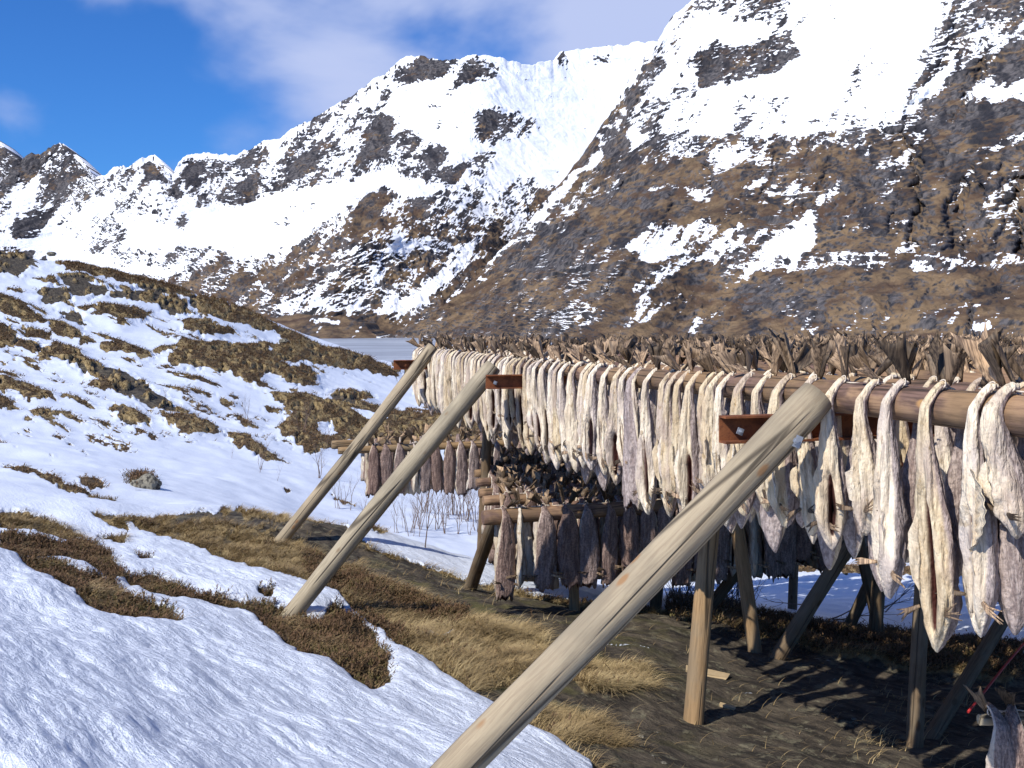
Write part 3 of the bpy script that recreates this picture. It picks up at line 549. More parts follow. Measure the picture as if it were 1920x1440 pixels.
# ------------------------------------------------------------------ timber
def mat_wood(name, light, dark, grain=(0.5, 0.5, 0.5), bark=None, rough=0.75, knot=(0.1, 0.06, 0.03)):
    m = NT(name, rough, 0.25); r = m.rnd()
    c = m.coord('Object'); off = m.n.new('ShaderNodeVectorMath'); off.operation = 'ADD'; m.put(off.inputs[0], c)
    cb = m.n.new('ShaderNodeCombineXYZ'); m.put(cb.inputs[2], m.math('MULTIPLY', r, 37.0)); m.put(cb.inputs[0], m.math('MULTIPLY', r, 11.0)); m.put(off.inputs[1], cb.outputs[0]); c = off.outputs[0]
    def mapped(sc_):
        mp = m.n.new('ShaderNodeMapping'); m.put(mp.inputs[0], c); mp.inputs['Scale'].default_value = sc_; return mp.outputs[0]
    g = m.noise(mapped((80, 80, 4.5)), 1.0, 5, 0.7, 0.6); g2 = m.noise(mapped((9, 9, 1.1)), 1.0, 4, 0.6, 0.5); bl = m.noise(mapped((6, 6, 3.0)), 1.0, 4, 0.6)
    col_ = m.mix(m.rng(g, 0.33, 0.6), dark, light)
    col_ = m.mix(m.rng(g2, 0.45, 0.7, 0, 0.6), col_, tuple(v * 0.62 for v in light))
    if bark:
        col_ = m.mix(m.rng(bl, 0.42, 0.55, 0, 0.85), col_, m.mix(m.rng(g, .4, .6), bark, tuple(v * 1.9 for v in bark)))
    crack = m.math('MULTIPLY', m.rng(m.vor(mapped((11, 11, 0.45)), 1.0, 'DISTANCE_TO_EDGE'), 0.0, 0.05, 1.0, 0.0), m.rng(m.noise(mapped((3, 3, 1.5)), 1.0, 2), 0.42, 0.5))
    kn = m.rng(m.vor(mapped((9, 9, 4.5)), 1.0), 0.08, 0.17, 0.95, 0.0); col_ = m.mix(m.rng(m.noise(mapped((3, 3, 2.2)), 1.0, 4), .45, .62, 0, .5), col_, (.20, .17, .12) if not bark else (.2, .13, .06))
    col_ = m.mix(kn, col_, knot); col_ = m.mix(m.math('MULTIPLY', crack, 0.8), col_, (0.03, 0.022, 0.016))
    m.color(col_)
    m.bump(m.math('SUBTRACT', m.math('ADD', m.math('MULTIPLY', g, 0.5), m.math('MULTIPLY', bl, 0.4)), m.math('MULTIPLY', crack, 1.2)), 0.6, 0.008)
    return m.m
M_STRUT = mat_wood('peeled_pine', (0.40, 0.325, 0.215), (0.30, 0.235, 0.155), knot=(0.30, 0.17, 0.08))
M_STRUTG = mat_wood('weathered_pine', (0.40, 0.335, 0.23), (0.27, 0.225, 0.15), knot=(0.20, 0.13, 0.07))
M_RAIL = mat_wood('barked_rail', (0.36, 0.225, 0.13), (0.20, 0.12, 0.075), bark=(0.085, 0.052, 0.044), knot=(0.45, 0.25, 0.1))
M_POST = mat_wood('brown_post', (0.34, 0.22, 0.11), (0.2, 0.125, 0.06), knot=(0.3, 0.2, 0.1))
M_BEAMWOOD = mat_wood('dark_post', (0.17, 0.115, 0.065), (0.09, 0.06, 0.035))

def log_mesh(name, L, r0, r1, mat, seed, bend=0.012, nseg=28, cut=0.0, wob=0.04):
    n = max(24, int(L * 16)); t = np.linspace(0, 1, n)[:, None]; a = np.linspace(0, 2 * math.pi, nseg, endpoint=False)[None]
    r = (r0 + (r1 - r0) * t) * (1 + wob * fbm(np.cos(a) * 1.2 + t * L * 1.5 + seed, np.sin(a) * 1.2 + seed * 3.1 + t * 0, seed, 3) + wob * 0.8 * fbm(t * L * 3 + seed, a * 0, seed + 3, 2))
    ch = np.minimum(1, 0.93 + np.minimum(t, 1 - t) * L / 0.01 * 0.07); r = r * ch
    bx = bend * np.sin(t * math.pi * 1.0 + seed) * L; by = bend * np.sin(t * math.pi * 1.7 + seed * 2.3) * L * .6
    bx = bx - bx[0] * (1 - t) - bx[-1] * t; by = by - by[0] * (1 - t) - by[-1] * t
    z = t * L + cut * np.cos(a) * r * (t > .999)
    V = np.stack([bx + r * np.cos(a), by + r * np.sin(a), z + 0 * a], -1).reshape(-1, 3)
    Fq = grid_faces(n, nseg, True)
    V = np.concatenate([V, [[0, 0, 0]], [[0, 0, L]]]); c0, c1 = len(V) - 2, len(V) - 1
    me = bpy.data.meshes.new(name)
    fs = Fq.tolist() + [[c0, (i + 1) % nseg, i] for i in range(nseg)] + [[c1, (n - 1) * nseg + i, (n - 1) * nseg + (i + 1) % nseg] for i in range(nseg)]
    me.from_pydata(V.tolist(), [], fs); me.polygons.foreach_set('use_smooth', [True] * len(Fq) + [False] * 2 * nseg); me.materials.append(mat); me.update()
    return me
def log_between(name, a, b, r0, r1, mat, label, cat, group=None, seed=1, **k):
    a = Vector(a); b = Vector(b); me = log_mesh(name, (b - a).length, r0, r1, mat, seed, **k)
    o = obj(name, me, loc=a); o.rotation_mode = 'QUATERNION'; o.rotation_quaternion = (b - a).to_track_quat('Z', 'Y')
    return tag(o, label, cat, group)
def world_child(name, me, parent, mw):
    o = obj(name, me, parent); bpy.context.view_layer.update(); o.matrix_parent_inverse = parent.matrix_world.inverted(); o.matrix_world = mw; return o

# ------------------------------------------------------------------ rack frame
DIR = Vector((-0.2733, 0.9619, 0)); NRM = Vector((0.9619, 0.2733, 0))     # along the top rails, and inward across them
def A(Y, p=0.0, z=0.0): return Vector((2.23 - 0.2841 * Y, Y, z)) + NRM * p   # a point of the rack plan
rail_zs = lambda Y: float(np.interp(Y, [2.0, 2.8, 3.8, 5.0, 6.8, 10.3, 13], [-.235, -.247, -.268, -.298, -.300, -.300, -.300]))
def rust_mat():
    m = NT('rusted_steel', 0.85, 0.3); c = m.coord('Object'); n = m.noise(c, 14, 6, 0.7); n2 = m.noise(c, 60, 4, 0.6)
    m.color(m.mix(m.rng(n, 0.38, 0.62), (0.13, 0.045, 0.02), (0.26, 0.092, 0.034))); m.color(m.mix(m.rng(n2, .5, .68, 0, .6), m.mix(m.rng(n, 0.38, 0.62), (0.13, 0.045, 0.02), (0.26, 0.092, 0.034)), (0.12, 0.035, 0.018)))
    m.bump(n2, 0.4, 0.004); return m.m
M_RUST = rust_mat()
mg = NT('galvanised_steel', 0.5, 0.5); mg.b.inputs['Metallic'].default_value = 0.7; mg.color(mg.mix(mg.noise(mg.coord('Object'), 60, 3), (0.28, 0.30, 0.33), (0.5, 0.52, 0.55))); M_GALV = mg.m
def channel_mesh(name, L, h=0.10, w=0.055, t=0.008):
    prof = [(0, 0), (w, 0), (w, t), (t, t), (t, h - t), (w, h - t), (w, h), (0, h)]
    prof = [(x - w / 2 + 0.0, y - h) for x, y in prof]; n = len(prof); V = []; Fs = []
    for x in (0, L): V += [(x, -0 - (a), b) for a, b in prof]
    for i in range(n): Fs.append((i, (i + 1) % n, n + (i + 1) % n, n + i))
    for q in ((0, 1, 2, 3), (0, 3, 4, 7), (7, 4, 5, 6)): Fs.append(tuple(reversed(q))); Fs.append(tuple(n + i for i in q))
    me = bpy.data.meshes.new(name); me.from_pydata(V, [], Fs); me.materials.append(M_RUST); me.update()
    m = me; return m
def bolt_mesh(name, r=0.014, h=0.016, plate=0.035, mat=None):
    V = []; Fs = []
    def prism(n, rr, z0, z1, rot=0):
        b = len(V)
        for z in (z0, z1): V.extend((rr * math.cos(2 * math.pi * i / n + rot), rr * math.sin(2 * math.pi * i / n + rot), z) for i in range(n))
        Fs.extend((b + i, b + (i + 1) % n, b + n + (i + 1) % n, b + n + i) for i in range(n)); Fs.append(tuple(b + n + i for i in range(n))); Fs.append(tuple(b + i for i in reversed(range(n))))
    prism(4, plate, 0, 0.005, .4); prism(6, r, 0.005, h); prism(12, r * 0.5, h, h + 0.008)
    me = bpy.data.meshes.new(name); me.from_pydata(V, [], Fs); me.materials.append(mat or M_GALV); me.update(); return me
rz_n = math.atan2(NRM.y, NRM.x)
beams = [(3.80, -0.40, 10.0, -0.326, 'rusty steel beam under the rails behind the nearest strut'), (7.30, -0.35, 10.0, -0.345, 'rusty steel beam end jutting out in front of the middle strut'),
         (10.70, -0.44, 8.0, -0.352, 'rusty steel beam end by the farthest strut against the lake')]
for Y, p0, L, zt, lab in beams:
    b = A(Y, p0, zt); o = obj('steel_beam', channel_mesh('steel_beam', L), loc=b); o.rotation_euler = (0, 0, rz_n); tag(o, lab, 'beam', 'rusty cross beams of the rack')
    bo = obj('bolt', bolt_mesh('bolt', .008, .012, .017, M_GALV if Y < 9 else M_RUST), o, loc=((0.055 if Y < 9 else .12), -0.030, -0.055)); bo.rotation_euler = (R(90), 0, 0)

def strut(top, foot, r0, r1, mat, label, seed, **k):
    f = Vector(foot); t = Vector(top); d = (t - f).normalized()
    return log_between('diagonal_strut', f - d * 0.25, t, r0, r1, mat, label, 'strut', 'diagonal struts propping the rack', seed, nseg=40, bend=0.004, wob=.05, **k)
s1 = strut(W(1533, 742, 3.60), W(700, 1602, 3.22), 0.0605, 0.069, M_STRUT, 'thick pale peeled log leaning up to the nearest rail, bolt near its top', 3)
s2 = strut(W(925, 686, 7.42), W(541, 1160, 6.99), 0.063, 0.068, M_STRUTG, 'grey weathered log strut with a rusty beam end across its top', 5)
s3 = strut(W(812, 650, 10.45), W(535, 1003, 10.05), 0.062, 0.066, M_STRUT, 'pale yellow log strut standing farthest off, its top against the lake', 9)
mw = Matrix.Translation(W(1481, 822, 3.575) + Vector((0.0, -0.068, 0))) @ Matrix.Rotation(R(90), 4, 'X')
world_child('bolt', bolt_mesh('bolt', .012, .016, .030), s1, mw)

# top rails
zoff = random.Random(5)
rails = []           # (p offset, list of (Y range))
GR = 'parallel log rails of the top deck'
log_between('rail_log', A(1.0, 0, rail_zs(1.9)), A(6.35, 0, rail_zs(6.35)), .064, .052, M_RAIL, 'thick barked log rail in front, crossing behind the nearest strut', 'rail', GR, 21, bend=.003)
log_between('rail_log', A(5.7, .03, rail_zs(5.7) + .012), A(11.75, .0, rail_zs(11.75)), .048, .042, M_RAIL, 'thinner log rail carrying the far half of the front row', 'rail', GR, 22, bend=.003)
ordn = ['second', 'third', 'fourth', 'fifth', 'sixth', 'seventh', 'eighth', 'ninth', 'tenth', 'eleventh', 'twelfth', 'thirteenth', 'fourteenth', 'fifteenth', 'sixteenth', 'seventeenth', 'eighteenth', 'nineteenth', 'twentieth', 'twenty-first', 'twenty-second', 'twenty-third', 'twenty-fourth', 'twenty-fifth']
RAILP = [0.0] + [0.42 * k for k in range(1, 23)]
def y_start(p):       # nearest depth at which a rail at inward offset p still matters in the picture
    Y = 1.1
    while Y < 13:
        q = A(Y, p)
        if q.y > 0.9 and q.x / q.y < 0.80: return Y
        Y += 0.05
    return 13
RS = {}
for k, p in enumerate(RAILP):
    RS[k] = max(1.2, y_start(p) - .35)
    if k and RS[k] < 11.6:
        z = zoff.uniform(-.012, .012)
        log_between('rail_log', A(RS[k], p, rail_zs(RS[k]) + z), A(11.75 + zoff.uniform(-.1, .2), p, rail_zs(11.7) + z), .052, .044, M_RAIL,
                    '%s log rail of the top deck counting inward from the front row' % ordn[k - 1], 'rail', GR, 30 + k, bend=.002, nseg=14)
# lower rails run across, under the deck
LOW = []
for i, (px, py, Y, L, r, lab) in enumerate([(905, 971, 8.1, 3.7, .062, 'low cross rail log with a pale cut end, nearest of the low tier'), (906, 939, 8.88, 3.7, .045, 'reddish low rail log just behind the nearest low one'),
        (898, 925, 9.5, 4.0, .045, 'third low rail log, in the shade under the deck'), (893, 905, 10.2, 4.2, .045, 'fourth low rail log, in the shade under the deck'), (890, 888, 10.9, 4.2, .045, 'fifth low rail log, in the shade under the deck'),
        (634, 845, 12.1, 6.2, .045, 'low rail log jutting left beyond the farthest strut'), (622, 834, 12.55, 6.2, .055, 'thicker low rail log ending just behind the jutting one')]):
    a = W(px, py, Y); b = a + NRM * L + Vector((0, 0, .02)); LOW.append((a, b, r))
    log_between('rail_log', a, b, r, r * .9, M_RAIL if i < 5 else M_POST, lab, 'rail', 'cross rails of the low tier', 60 + i, bend=.003, nseg=20)

# posts below
def post(p0, p1, r, lab, mat=M_BEAMWOOD, seed=1, sink=.15, **k):
    a = Vector(p0); b = Vector(p1); d = (b - a).normalized(); return log_between('support_post', a - d * sink, b, r, r * .93, mat, lab, 'post', 'posts under the rack', seed, nseg=24, bend=.004, **k)
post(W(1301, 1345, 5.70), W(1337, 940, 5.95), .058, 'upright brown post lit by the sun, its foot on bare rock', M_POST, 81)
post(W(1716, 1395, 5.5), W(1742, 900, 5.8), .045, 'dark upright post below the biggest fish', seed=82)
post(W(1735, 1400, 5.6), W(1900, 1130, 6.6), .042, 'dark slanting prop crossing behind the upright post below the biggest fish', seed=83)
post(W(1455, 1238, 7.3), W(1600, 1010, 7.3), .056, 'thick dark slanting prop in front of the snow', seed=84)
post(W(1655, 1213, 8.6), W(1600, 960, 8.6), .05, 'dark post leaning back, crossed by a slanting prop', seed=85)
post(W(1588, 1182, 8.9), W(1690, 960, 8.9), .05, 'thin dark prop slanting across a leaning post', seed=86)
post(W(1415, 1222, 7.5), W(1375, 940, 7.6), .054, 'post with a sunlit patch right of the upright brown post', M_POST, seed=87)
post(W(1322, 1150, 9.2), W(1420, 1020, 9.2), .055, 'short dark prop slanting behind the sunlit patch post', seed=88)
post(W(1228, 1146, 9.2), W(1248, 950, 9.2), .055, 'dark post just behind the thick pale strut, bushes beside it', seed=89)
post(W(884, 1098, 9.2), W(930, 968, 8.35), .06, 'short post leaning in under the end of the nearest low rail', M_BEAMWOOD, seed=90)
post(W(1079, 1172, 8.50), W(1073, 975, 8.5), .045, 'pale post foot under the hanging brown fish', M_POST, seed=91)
for k, (px, py, Y, t) in enumerate([(640, 905, 12.3, 845)]): pass
for j, (Y, ps) in enumerate(((7.3, (3.0, 5.0)), (10.7, (.6, 2.4, 4.4, 6.4)))):
    for k, p in enumerate(ps):
        q = A(Y, p); g = gz(q.x, q.y)
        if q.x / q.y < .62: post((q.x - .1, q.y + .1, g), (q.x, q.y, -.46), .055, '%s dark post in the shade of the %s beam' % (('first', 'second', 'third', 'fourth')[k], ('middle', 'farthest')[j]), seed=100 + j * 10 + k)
red = NT('red_paint', .5); red.color(red.mix(red.noise(red.coord('Object'), 9), (.5, .03, .03), (.25, .02, .02)))
log_between('red_rod', W(1815, 1335, 5.0), W(1945, 1180, 5.9), .007, .006, red.m, 'thin red rod slanting up out of the shade', 'rod', seed=5, nseg=8, bend=.006)

# ------------------------------------------------------------------ dried cod
def rv(m): return m.math('FRACT', m.math('ADD', m.rnd(), m.attr('rv')))
def mat_fish(name, belly, belly2, back, back2, cav=(0.045, 0.014, 0.010)):
    m = NT(name, 0.6, 0.3); r = rv(m); c = m.coord('Object')
    off = m.n.new('ShaderNodeVectorMath'); off.operation = 'ADD'; m.put(off.inputs[0], c); cb = m.n.new('ShaderNodeCombineXYZ'); m.put(cb.inputs[0], m.math('MULTIPLY', r, 23.0)); m.put(cb.inputs[2], m.math('MULTIPLY', r, 9.0)); m.put(off.inputs[1], cb.outputs[0])
    def mapped(s_):
        mp = m.n.new('ShaderNodeMapping'); m.put(mp.inputs[0], off.outputs[0]); mp.inputs['Scale'].default_value = s_; return mp.outputs[0]
    n1 = m.noise(mapped((55, 55, 7)), 1.0, 4, 0.6, 0.5); n2 = m.noise(mapped((14, 14, 5)), 1.0, 4, 0.6); n3 = m.noise(mapped((90, 90, 60)), 1.0, 3, 0.6)
    bel = m.mix(m.rng(n2, .35, .65), belly, belly2); bel = m.mix(m.rng(n1, .48, .66, 0, .75), bel, tuple(v * .6 for v in belly2)); bel = m.mix(m.rng(m.noise(mapped((5, 5, 3)), 1.0, 3), .5, .64, 0, .55), bel, (.36, .28, .26)); bel = m.mix(m.rng(m.noise(mapped((30, 30, 22)), 1.0, 3), .62, .7, 0, .6), bel, (.30, .20, .09))
    bk = m.mix(m.rng(n1, .38, .6), back, back2); bk = m.mix(m.rng(n3, .45, .6, 0, .55), bk, tuple(v * .55 for v in back))
    base = m.mix(m.rng(m.math('ADD', m.attr('back'), m.math('MULTIPLY', m.math('SUBTRACT', n2, .5), .8)), .38, .66), bel, bk)
    base = m.mix(m.rng(m.attr('cav'), .3, .6), base, m.mix(m.rng(n2, .4, .6), cav, tuple(v * 1.8 for v in cav)))
    v = m.n.new('ShaderNodeHueSaturation'); m.put(v.inputs['Value'], m.math('ADD', m.math('MULTIPLY', r, .35), 1.0)); m.put(v.inputs['Saturation'], m.math('ADD', m.math('MULTIPLY', r, -.4), 1.15)); m.put(v.inputs['Color'], base)
    m.color(v.outputs[0]); m.bump(m.math('ADD', n1, m.math('ADD', m.math('MULTIPLY', n3, .4), n2)), 1.0, .014); return m.m
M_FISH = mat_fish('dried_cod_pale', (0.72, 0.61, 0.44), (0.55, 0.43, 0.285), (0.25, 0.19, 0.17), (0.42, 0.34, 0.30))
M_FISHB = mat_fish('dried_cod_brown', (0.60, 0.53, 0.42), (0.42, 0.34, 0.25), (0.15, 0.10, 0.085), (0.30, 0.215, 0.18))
def mat_fin():
    m = NT('dried_fin', .6, .3); c = m.coord('Object', (160, 160, 6)); n = m.noise(c, 1, 3); r = rv(m)
    b = m.mix(m.rng(n, .35, .65), (0.062, 0.041, 0.027), (0.26, 0.178, 0.108)); v = m.n.new('ShaderNodeHueSaturation'); m.put(v.inputs['Value'], m.math('ADD', m.math('MULTIPLY', m.math("POWER", r, 1.8), 2.1), .35)); m.put(v.inputs['Color'], b)
    m.color(v.outputs[0]); m.bump(n, .5, .003); return m.m
M_FIN = mat_fin()
mt = NT('twine', .9); mt.color(mt.mix(mt.noise(mt.coord('Object'), 200, 2), (.55, .45, .33), (.8, .72, .6))); M_TWINE = mt.m
def tail_part(seed, hi=True):
    rs = random.Random(seed); w = rs.uniform(.032, .056); h = rs.uniform(.085, .15); nx = 7 if hi else 3; nz_ = 6 if hi else 3
    rows = []; lean = rs.uniform(-.05, .05); leany = rs.uniform(-.06, .05); cur = rs.uniform(-.03, .03); tw = rs.uniform(-1.3, 1.3)
    for side in (1, -1):
        for i in range(nz_):
            t = i / (nz_ - 1)
            for j in range(nx):
                s = j / (nx - 1) * 2 - 1; ww = 0.011 + (w - .011) * (t ** 1.35); zz = h * t * (1 + (.22 * s * s - .12) * t) + (rs.uniform(-.006, .006) if t > .9 and hi else 0)
                x = s * ww; y = cur * t * 2 * s * s + side * .0035 * (1 - .6 * t) + .012 * math.sin(s * 3 + seed) * t
                a = tw * min(1, t * 1.6); x, y = x * math.cos(a) - y * math.sin(a), x * math.sin(a) + y * math.cos(a)
                rows.append((x + lean * t, y + leany * t, zz))
    n = nx * nz_; Fs = []
    for i in range(nz_ - 1):
        for j in range(nx - 1):
            q = i * nx + j; Fs.append((q, q + 1, q + nx + 1, q + nx)); q += n; Fs.append((q, q + nx, q + nx + 1, q + 1))
    per = [j for j in range(nx)] + [i * nx + nx - 1 for i in range(1, nz_)] + [(nz_ - 1) * nx + j for j in range(nx - 2, -1, -1)] + [i * nx for i in range(nz_ - 2, 0, -1)]
    for a, b in zip(per, per[1:] + per[:1]): Fs.append((b, a, a + n, b + n))
    return rows, Fs
def body_part(seed, L, Wd, style, rr=.06, nseg=42, nring=72):
    """a headless split cod tied by its tail over a rail at the origin, hanging on the -y side"""
    rs = random.Random(seed * 7 + 1); s = np.linspace(0, 1, nring) ** 1.05
    top = np.array([(0.006, rr + .016), (-.02, rr + .014), (-rr * .72, rr * .78 + .006), (-rr - .014, rr * .15), (-rr - .018, -.05)])
    cum = np.concatenate([[0], np.cumsum(np.hypot(*np.diff(top, axis=0).T))]); tot = cum[-1] + L - .05
    d = s * tot; yy = np.interp(d, cum, top[:, 0]); zz = np.where(d < cum[-1], np.interp(d, cum, top[:, 1]), -.05 - (d - cum[-1]))
    yy = yy + sstep(.15, .8, s) * rr * rs.uniform(.3, .9); swx = rs.uniform(-.012, .012) * np.sin(s * 4 + rs.uniform(0, 6)) * sstep(.2, .6, s) + rs.uniform(-.03, .03) * s * s
    k = [0, .07, .16, .3, .48, .66, .82, .93, 1.0]
    if style == 'g': wv = [.009, .012, .016, .36 * Wd, .56 * Wd, .80 * Wd, 1.0 * Wd, .66 * Wd, .012]; dv = [.010, .012, .017, .026, .040, .046, .042, .028, .010]
    elif style == 's': wv = [.010, .013, .018, .028, .46 * Wd, .66 * Wd, .72 * Wd, .5 * Wd, .012]; dv = [.012, .015, .02, .034, .05, .058, .055, .035, .012]
    else: wv = [.012, .020, .50 * Wd, .82 * Wd, .94 * Wd, .98 * Wd, 1.0 * Wd, .96 * Wd, .80 * Wd]; dv = [.010, .013, .02, .03, .036, .04, .042, .04, .036]
    wj = 1 + .10 * fbm(s * 5 + seed, s * 0, seed, 2); hw = np.interp(s, k, wv) * wj; hd = np.interp(s, k, dv) * (1 + .15 * fbm(s * 4 + seed, s * 0 + 3, seed + 1, 2))
    hw = np.convolve(np.pad(hw, 2, 'edge'), np.ones(5) / 5, 'valid'); hd = np.convolve(np.pad(hd, 2, 'edge'), np.ones(5) / 5, 'valid')
    if style != 'b': hw[-1] = .006; hd[-1] = .006; hw[-2] *= .75
    a = np.linspace(0, 2 * math.pi, nseg, endpoint=False)
    S, An = np.meshgrid(s, a, indexing='ij'); fr = np.abs((An - 1.5 * math.pi + math.pi) % (2 * math.pi) - math.pi)      # angle from the front
    off = rs.uniform(-.45, .45) if style == 'g' else (rs.choice((-1.05, 1.05)) if style == 's' else 0)
    frg = np.abs((An - 1.5 * math.pi - off + math.pi) % (2 * math.pi) - math.pi)
    rad = 1 + .15 * fbm(np.cos(An) * 2.2 + seed, np.sin(An) * 2.2 + S * 6, seed + 2, 3) * 2 + .10 * fbm(np.cos(An) * 5 + seed, np.sin(An) * 5 + S * 5, seed + 12, 3) * 2 * sstep(.12, .3, S) + .07 * np.sin(An * 7 + seed + S * 3 + 2.5 * fbm(An, S * 5, seed, 2)) * sstep(.12, .3, S) + .16 * fbm(np.cos(An) * 6 + seed, np.sin(An) * 6 + S * 16, seed + 14, 3) * sstep(.1, .3, S)
    lob = rs.uniform(-.22, .22); rad = rad * (1 + lob * np.cos(An) * sstep(.3, .7, S))
    cav = np.zeros_like(S)
    if style in 'gs':
        g0 = rs.uniform(.36, .52); open_ = sstep(g0, g0 + .12, S) * sstep(.955, .90, S) * (.6 + .4 * np.sin((S - g0) / (1 - g0) * math.pi))
        ha = (.10 + .38 * open_ * rs.uniform(.3, 1.2)); m_ = open_ * sstep(ha + .12, ha - .06, frg); rad = rad * (1 - 1.25 * m_); cav = m_
        rad = rad * (1 + .16 * open_ * np.exp(-((frg - ha - .28) / .25) ** 2))
        slot = sstep(.1, .25, S) * (1 - open_) * np.exp(-(frg / .16) ** 2) * sstep(.97, .9, S); rad = rad * (1 - .30 * slot)
    else:
        mid = np.exp(-(fr / .14) ** 2) * sstep(.1, .4, S); rad = rad * (1 - .12 * mid) * (1 + .10 * np.exp(-((fr - .5) / .22) ** 2) * sstep(.2, .5, S))
    tw = rs.uniform(-.5, .5) if style != 'b' else rs.uniform(-.22, .22); aa = An + 0
    X = hw[:, None] * rad * np.cos(aa); Yv = hd[:, None] * rad * np.sin(aa); T = tw * sstep(.1, .9, S); X, Yv = X * np.cos(T) - Yv * np.sin(T), X * np.sin(T) + Yv * np.cos(T)
    # offset so that the skin near the rail rests on it
    n_y = np.where(d < cum[-1], 0, -1)
    Zv = zz[:, None] + np.where(S < .16, -0.0 * S, 0) + fbm(An * 2 + seed, S * 6, seed + 5, 2) * .008 * (S > .2)
    # lay the first rings across their path
    dy = np.gradient(yy, d); dz = np.gradient(zz, d); ln = np.hypot(dy, dz); dy /= ln; dz /= ln
    Yp = yy[:, None] + Yv * (-dz[:, None]); Zp = Zv + Yv * dy[:, None]
    X = X + swx[:, None]
    back = sstep(.9, 2.0, fr) * .9 if style != 'b' else sstep(1.75, 1.15, fr + .35 * np.sign(np.cos(An)) * rs.choice((-1, 1)))
    if style == 'b':      # jagged open neck with a dark hollow
        jag = .045 * fbm(An * 2.5 + seed, S, seed + 9, 3) * sstep(.93, 1, S) * 2; Zp = Zp + jag
    V = np.stack([X, Yp, Zp], -1).reshape(-1, 3); Fq = grid_faces(nring, nseg, True).tolist(); C = cav.ravel(); B = np.broadcast_to(back, S.shape).ravel()
    lastc = V[-nseg:].mean(0)
    if style == 'b':
        for sc_, up in ((.78, .004), (.7, .05)):
            b0 = len(V); q = lastc + (V[-nseg:] - lastc) * (sc_ if up < .01 else .9) + (0, 0, up); V = np.concatenate([V, q]); C = np.append(C, np.full(nseg, 1.0)); B = np.append(B, np.zeros(nseg))
            Fq += [[b0 - nseg + i, b0 - nseg + (i + 1) % nseg, b0 + (i + 1) % nseg, b0 + i] for i in range(nseg)]
        lastc = V[-nseg:].mean(0)
    b0 = len(V); V = np.concatenate([V, [lastc + (0, 0, -.006 if style != 'b' else .0)], [V[:nseg].mean(0)]]); C = np.append(C, [1.0 if style == 'b' else 0, 0]); B = np.append(B, [0, .5])
    Fq += [[b0 - nseg + i, b0 - nseg + (i + 1) % nseg, b0, b0] for i in range(nseg)]; Fq += [[(i + 1) % nseg, i, b0 + 1, b0 + 1] for i in range(nseg)]
    def ctr(t): i = int(t * (nring - 1)); return Vector((float(swx[i]), float(yy[i]), float(zz[i]))), float(hw[i]), float(hd[i])
    return V, Fq, C, B, ctr
def to_mesh(name, V, Fq, mat, C=None, B=None):
    me = bpy.data.meshes.new(name); me.from_pydata([tuple(map(float, v)) for v in V], [], [tuple(dict.fromkeys(f)) for f in Fq]); me.polygons.foreach_set('use_smooth', [True] * len(me.polygons))
    if C is not None:
        for an, av in (('cav', C), ('back', B)): t = me.attributes.new(an, 'FLOAT', 'POINT'); t.data.foreach_set('value', np.asarray(av, np.float32))
    me.materials.append(mat); me.update(); return me
def tube(pts, r, n=6):
    V = []; Fs = []
    for i, p in enumerate(pts):
        p = Vector(p); q = Vector(pts[min(i + 1, len(pts) - 1)]) - Vector(pts[max(i - 1, 0)]); q.normalize(); u = q.orthogonal().normalized(); w_ = q.cross(u)
        rr = r[i] if isinstance(r, (list, tuple)) else r
        V += [tuple(p + (u * math.cos(2 * math.pi * k / n) + w_ * math.sin(2 * math.pi * k / n)) * rr) for k in range(n)]
    for i in range(len(pts) - 1):
        for k in range(n): Fs.append((i * n + k, i * n + (k + 1) % n, (i + 1) * n + (k + 1) % n, (i + 1) * n + k))
    Fs.append(tuple(range(n))[::-1]); Fs.append(tuple((len(pts) - 1) * n + k for k in range(n)))
    return V, Fs
def fin_mesh(seed, ctr, side):
    rs = random.Random(seed + 99 * side); c, w_, d_ = ctr(.86); V = []; Fs = []
    l = rs.uniform(.07, .12); n = 4
    ang = rs.uniform(-.9, .35)
    for k in range(n):
        a = ang + k * .09; p0 = c + Vector((side * w_ * .55, -d_ * .7, .0)); p1 = p0 + Vector((side * math.cos(a) * l * .5, -.02, math.sin(a) * l * .5)); p2 = p0 + Vector((side * math.cos(a) * l * rs.uniform(.85, 1.1), -.018, math.sin(a) * l + rs.uniform(-.01, .01)))
        v, f = tube([p0, p1, p2], [.0055, .0042, .0012], 5); b = len(V); V += v; Fs += [tuple(b + i for i in q) for q in f]
    return to_mesh('pectoral_fin', V, Fs, M_FIN)
def flap_mesh(seed, ctr, L):
    """a dried ragged belly flap, a thin curled sheet standing out beside the slit"""
    rs = random.Random(seed * 3 + 5); sd = rs.choice((-1, 1)); n = 9; V = []; Fs = []; a0 = rs.uniform(.5, .62); a1 = a0 + rs.uniform(.2, .3); wmax = rs.uniform(.018, .038)
    for th_ in (0, .003):
        for k in range(n):
            t = k / (n - 1); c, w_, d_ = ctr(a0 + (a1 - a0) * t); bx = Vector((sd * w_ * .35, -d_ * .85 - th_, 0)); ww = wmax * math.sin(t * math.pi) ** .6 * rs.uniform(.75, 1.15)
            for j in range(4): q = j / 3; V.append(c + bx + Vector((sd * ww * q * .8 + .004 * math.sin(t * 13), -ww * (q - .55 * q * q) * 1.1, -.012 * q * math.sin(t * 9 + seed))))
    m_ = n * 4
    for k in range(n - 1):
        for j in range(3): a = k * 4 + j; Fs.append((a, a + 1, a + 5, a + 4)); Fs.append((m_ + a, m_ + a + 4, m_ + a + 5, m_ + a + 1))
    per = [k * 4 + 3 for k in range(n)]
    for a, b in zip(per, per[1:]): Fs.append((a, b, m_ + b, m_ + a))
    return to_mesh('belly_flap', V, Fs, M_FISH)
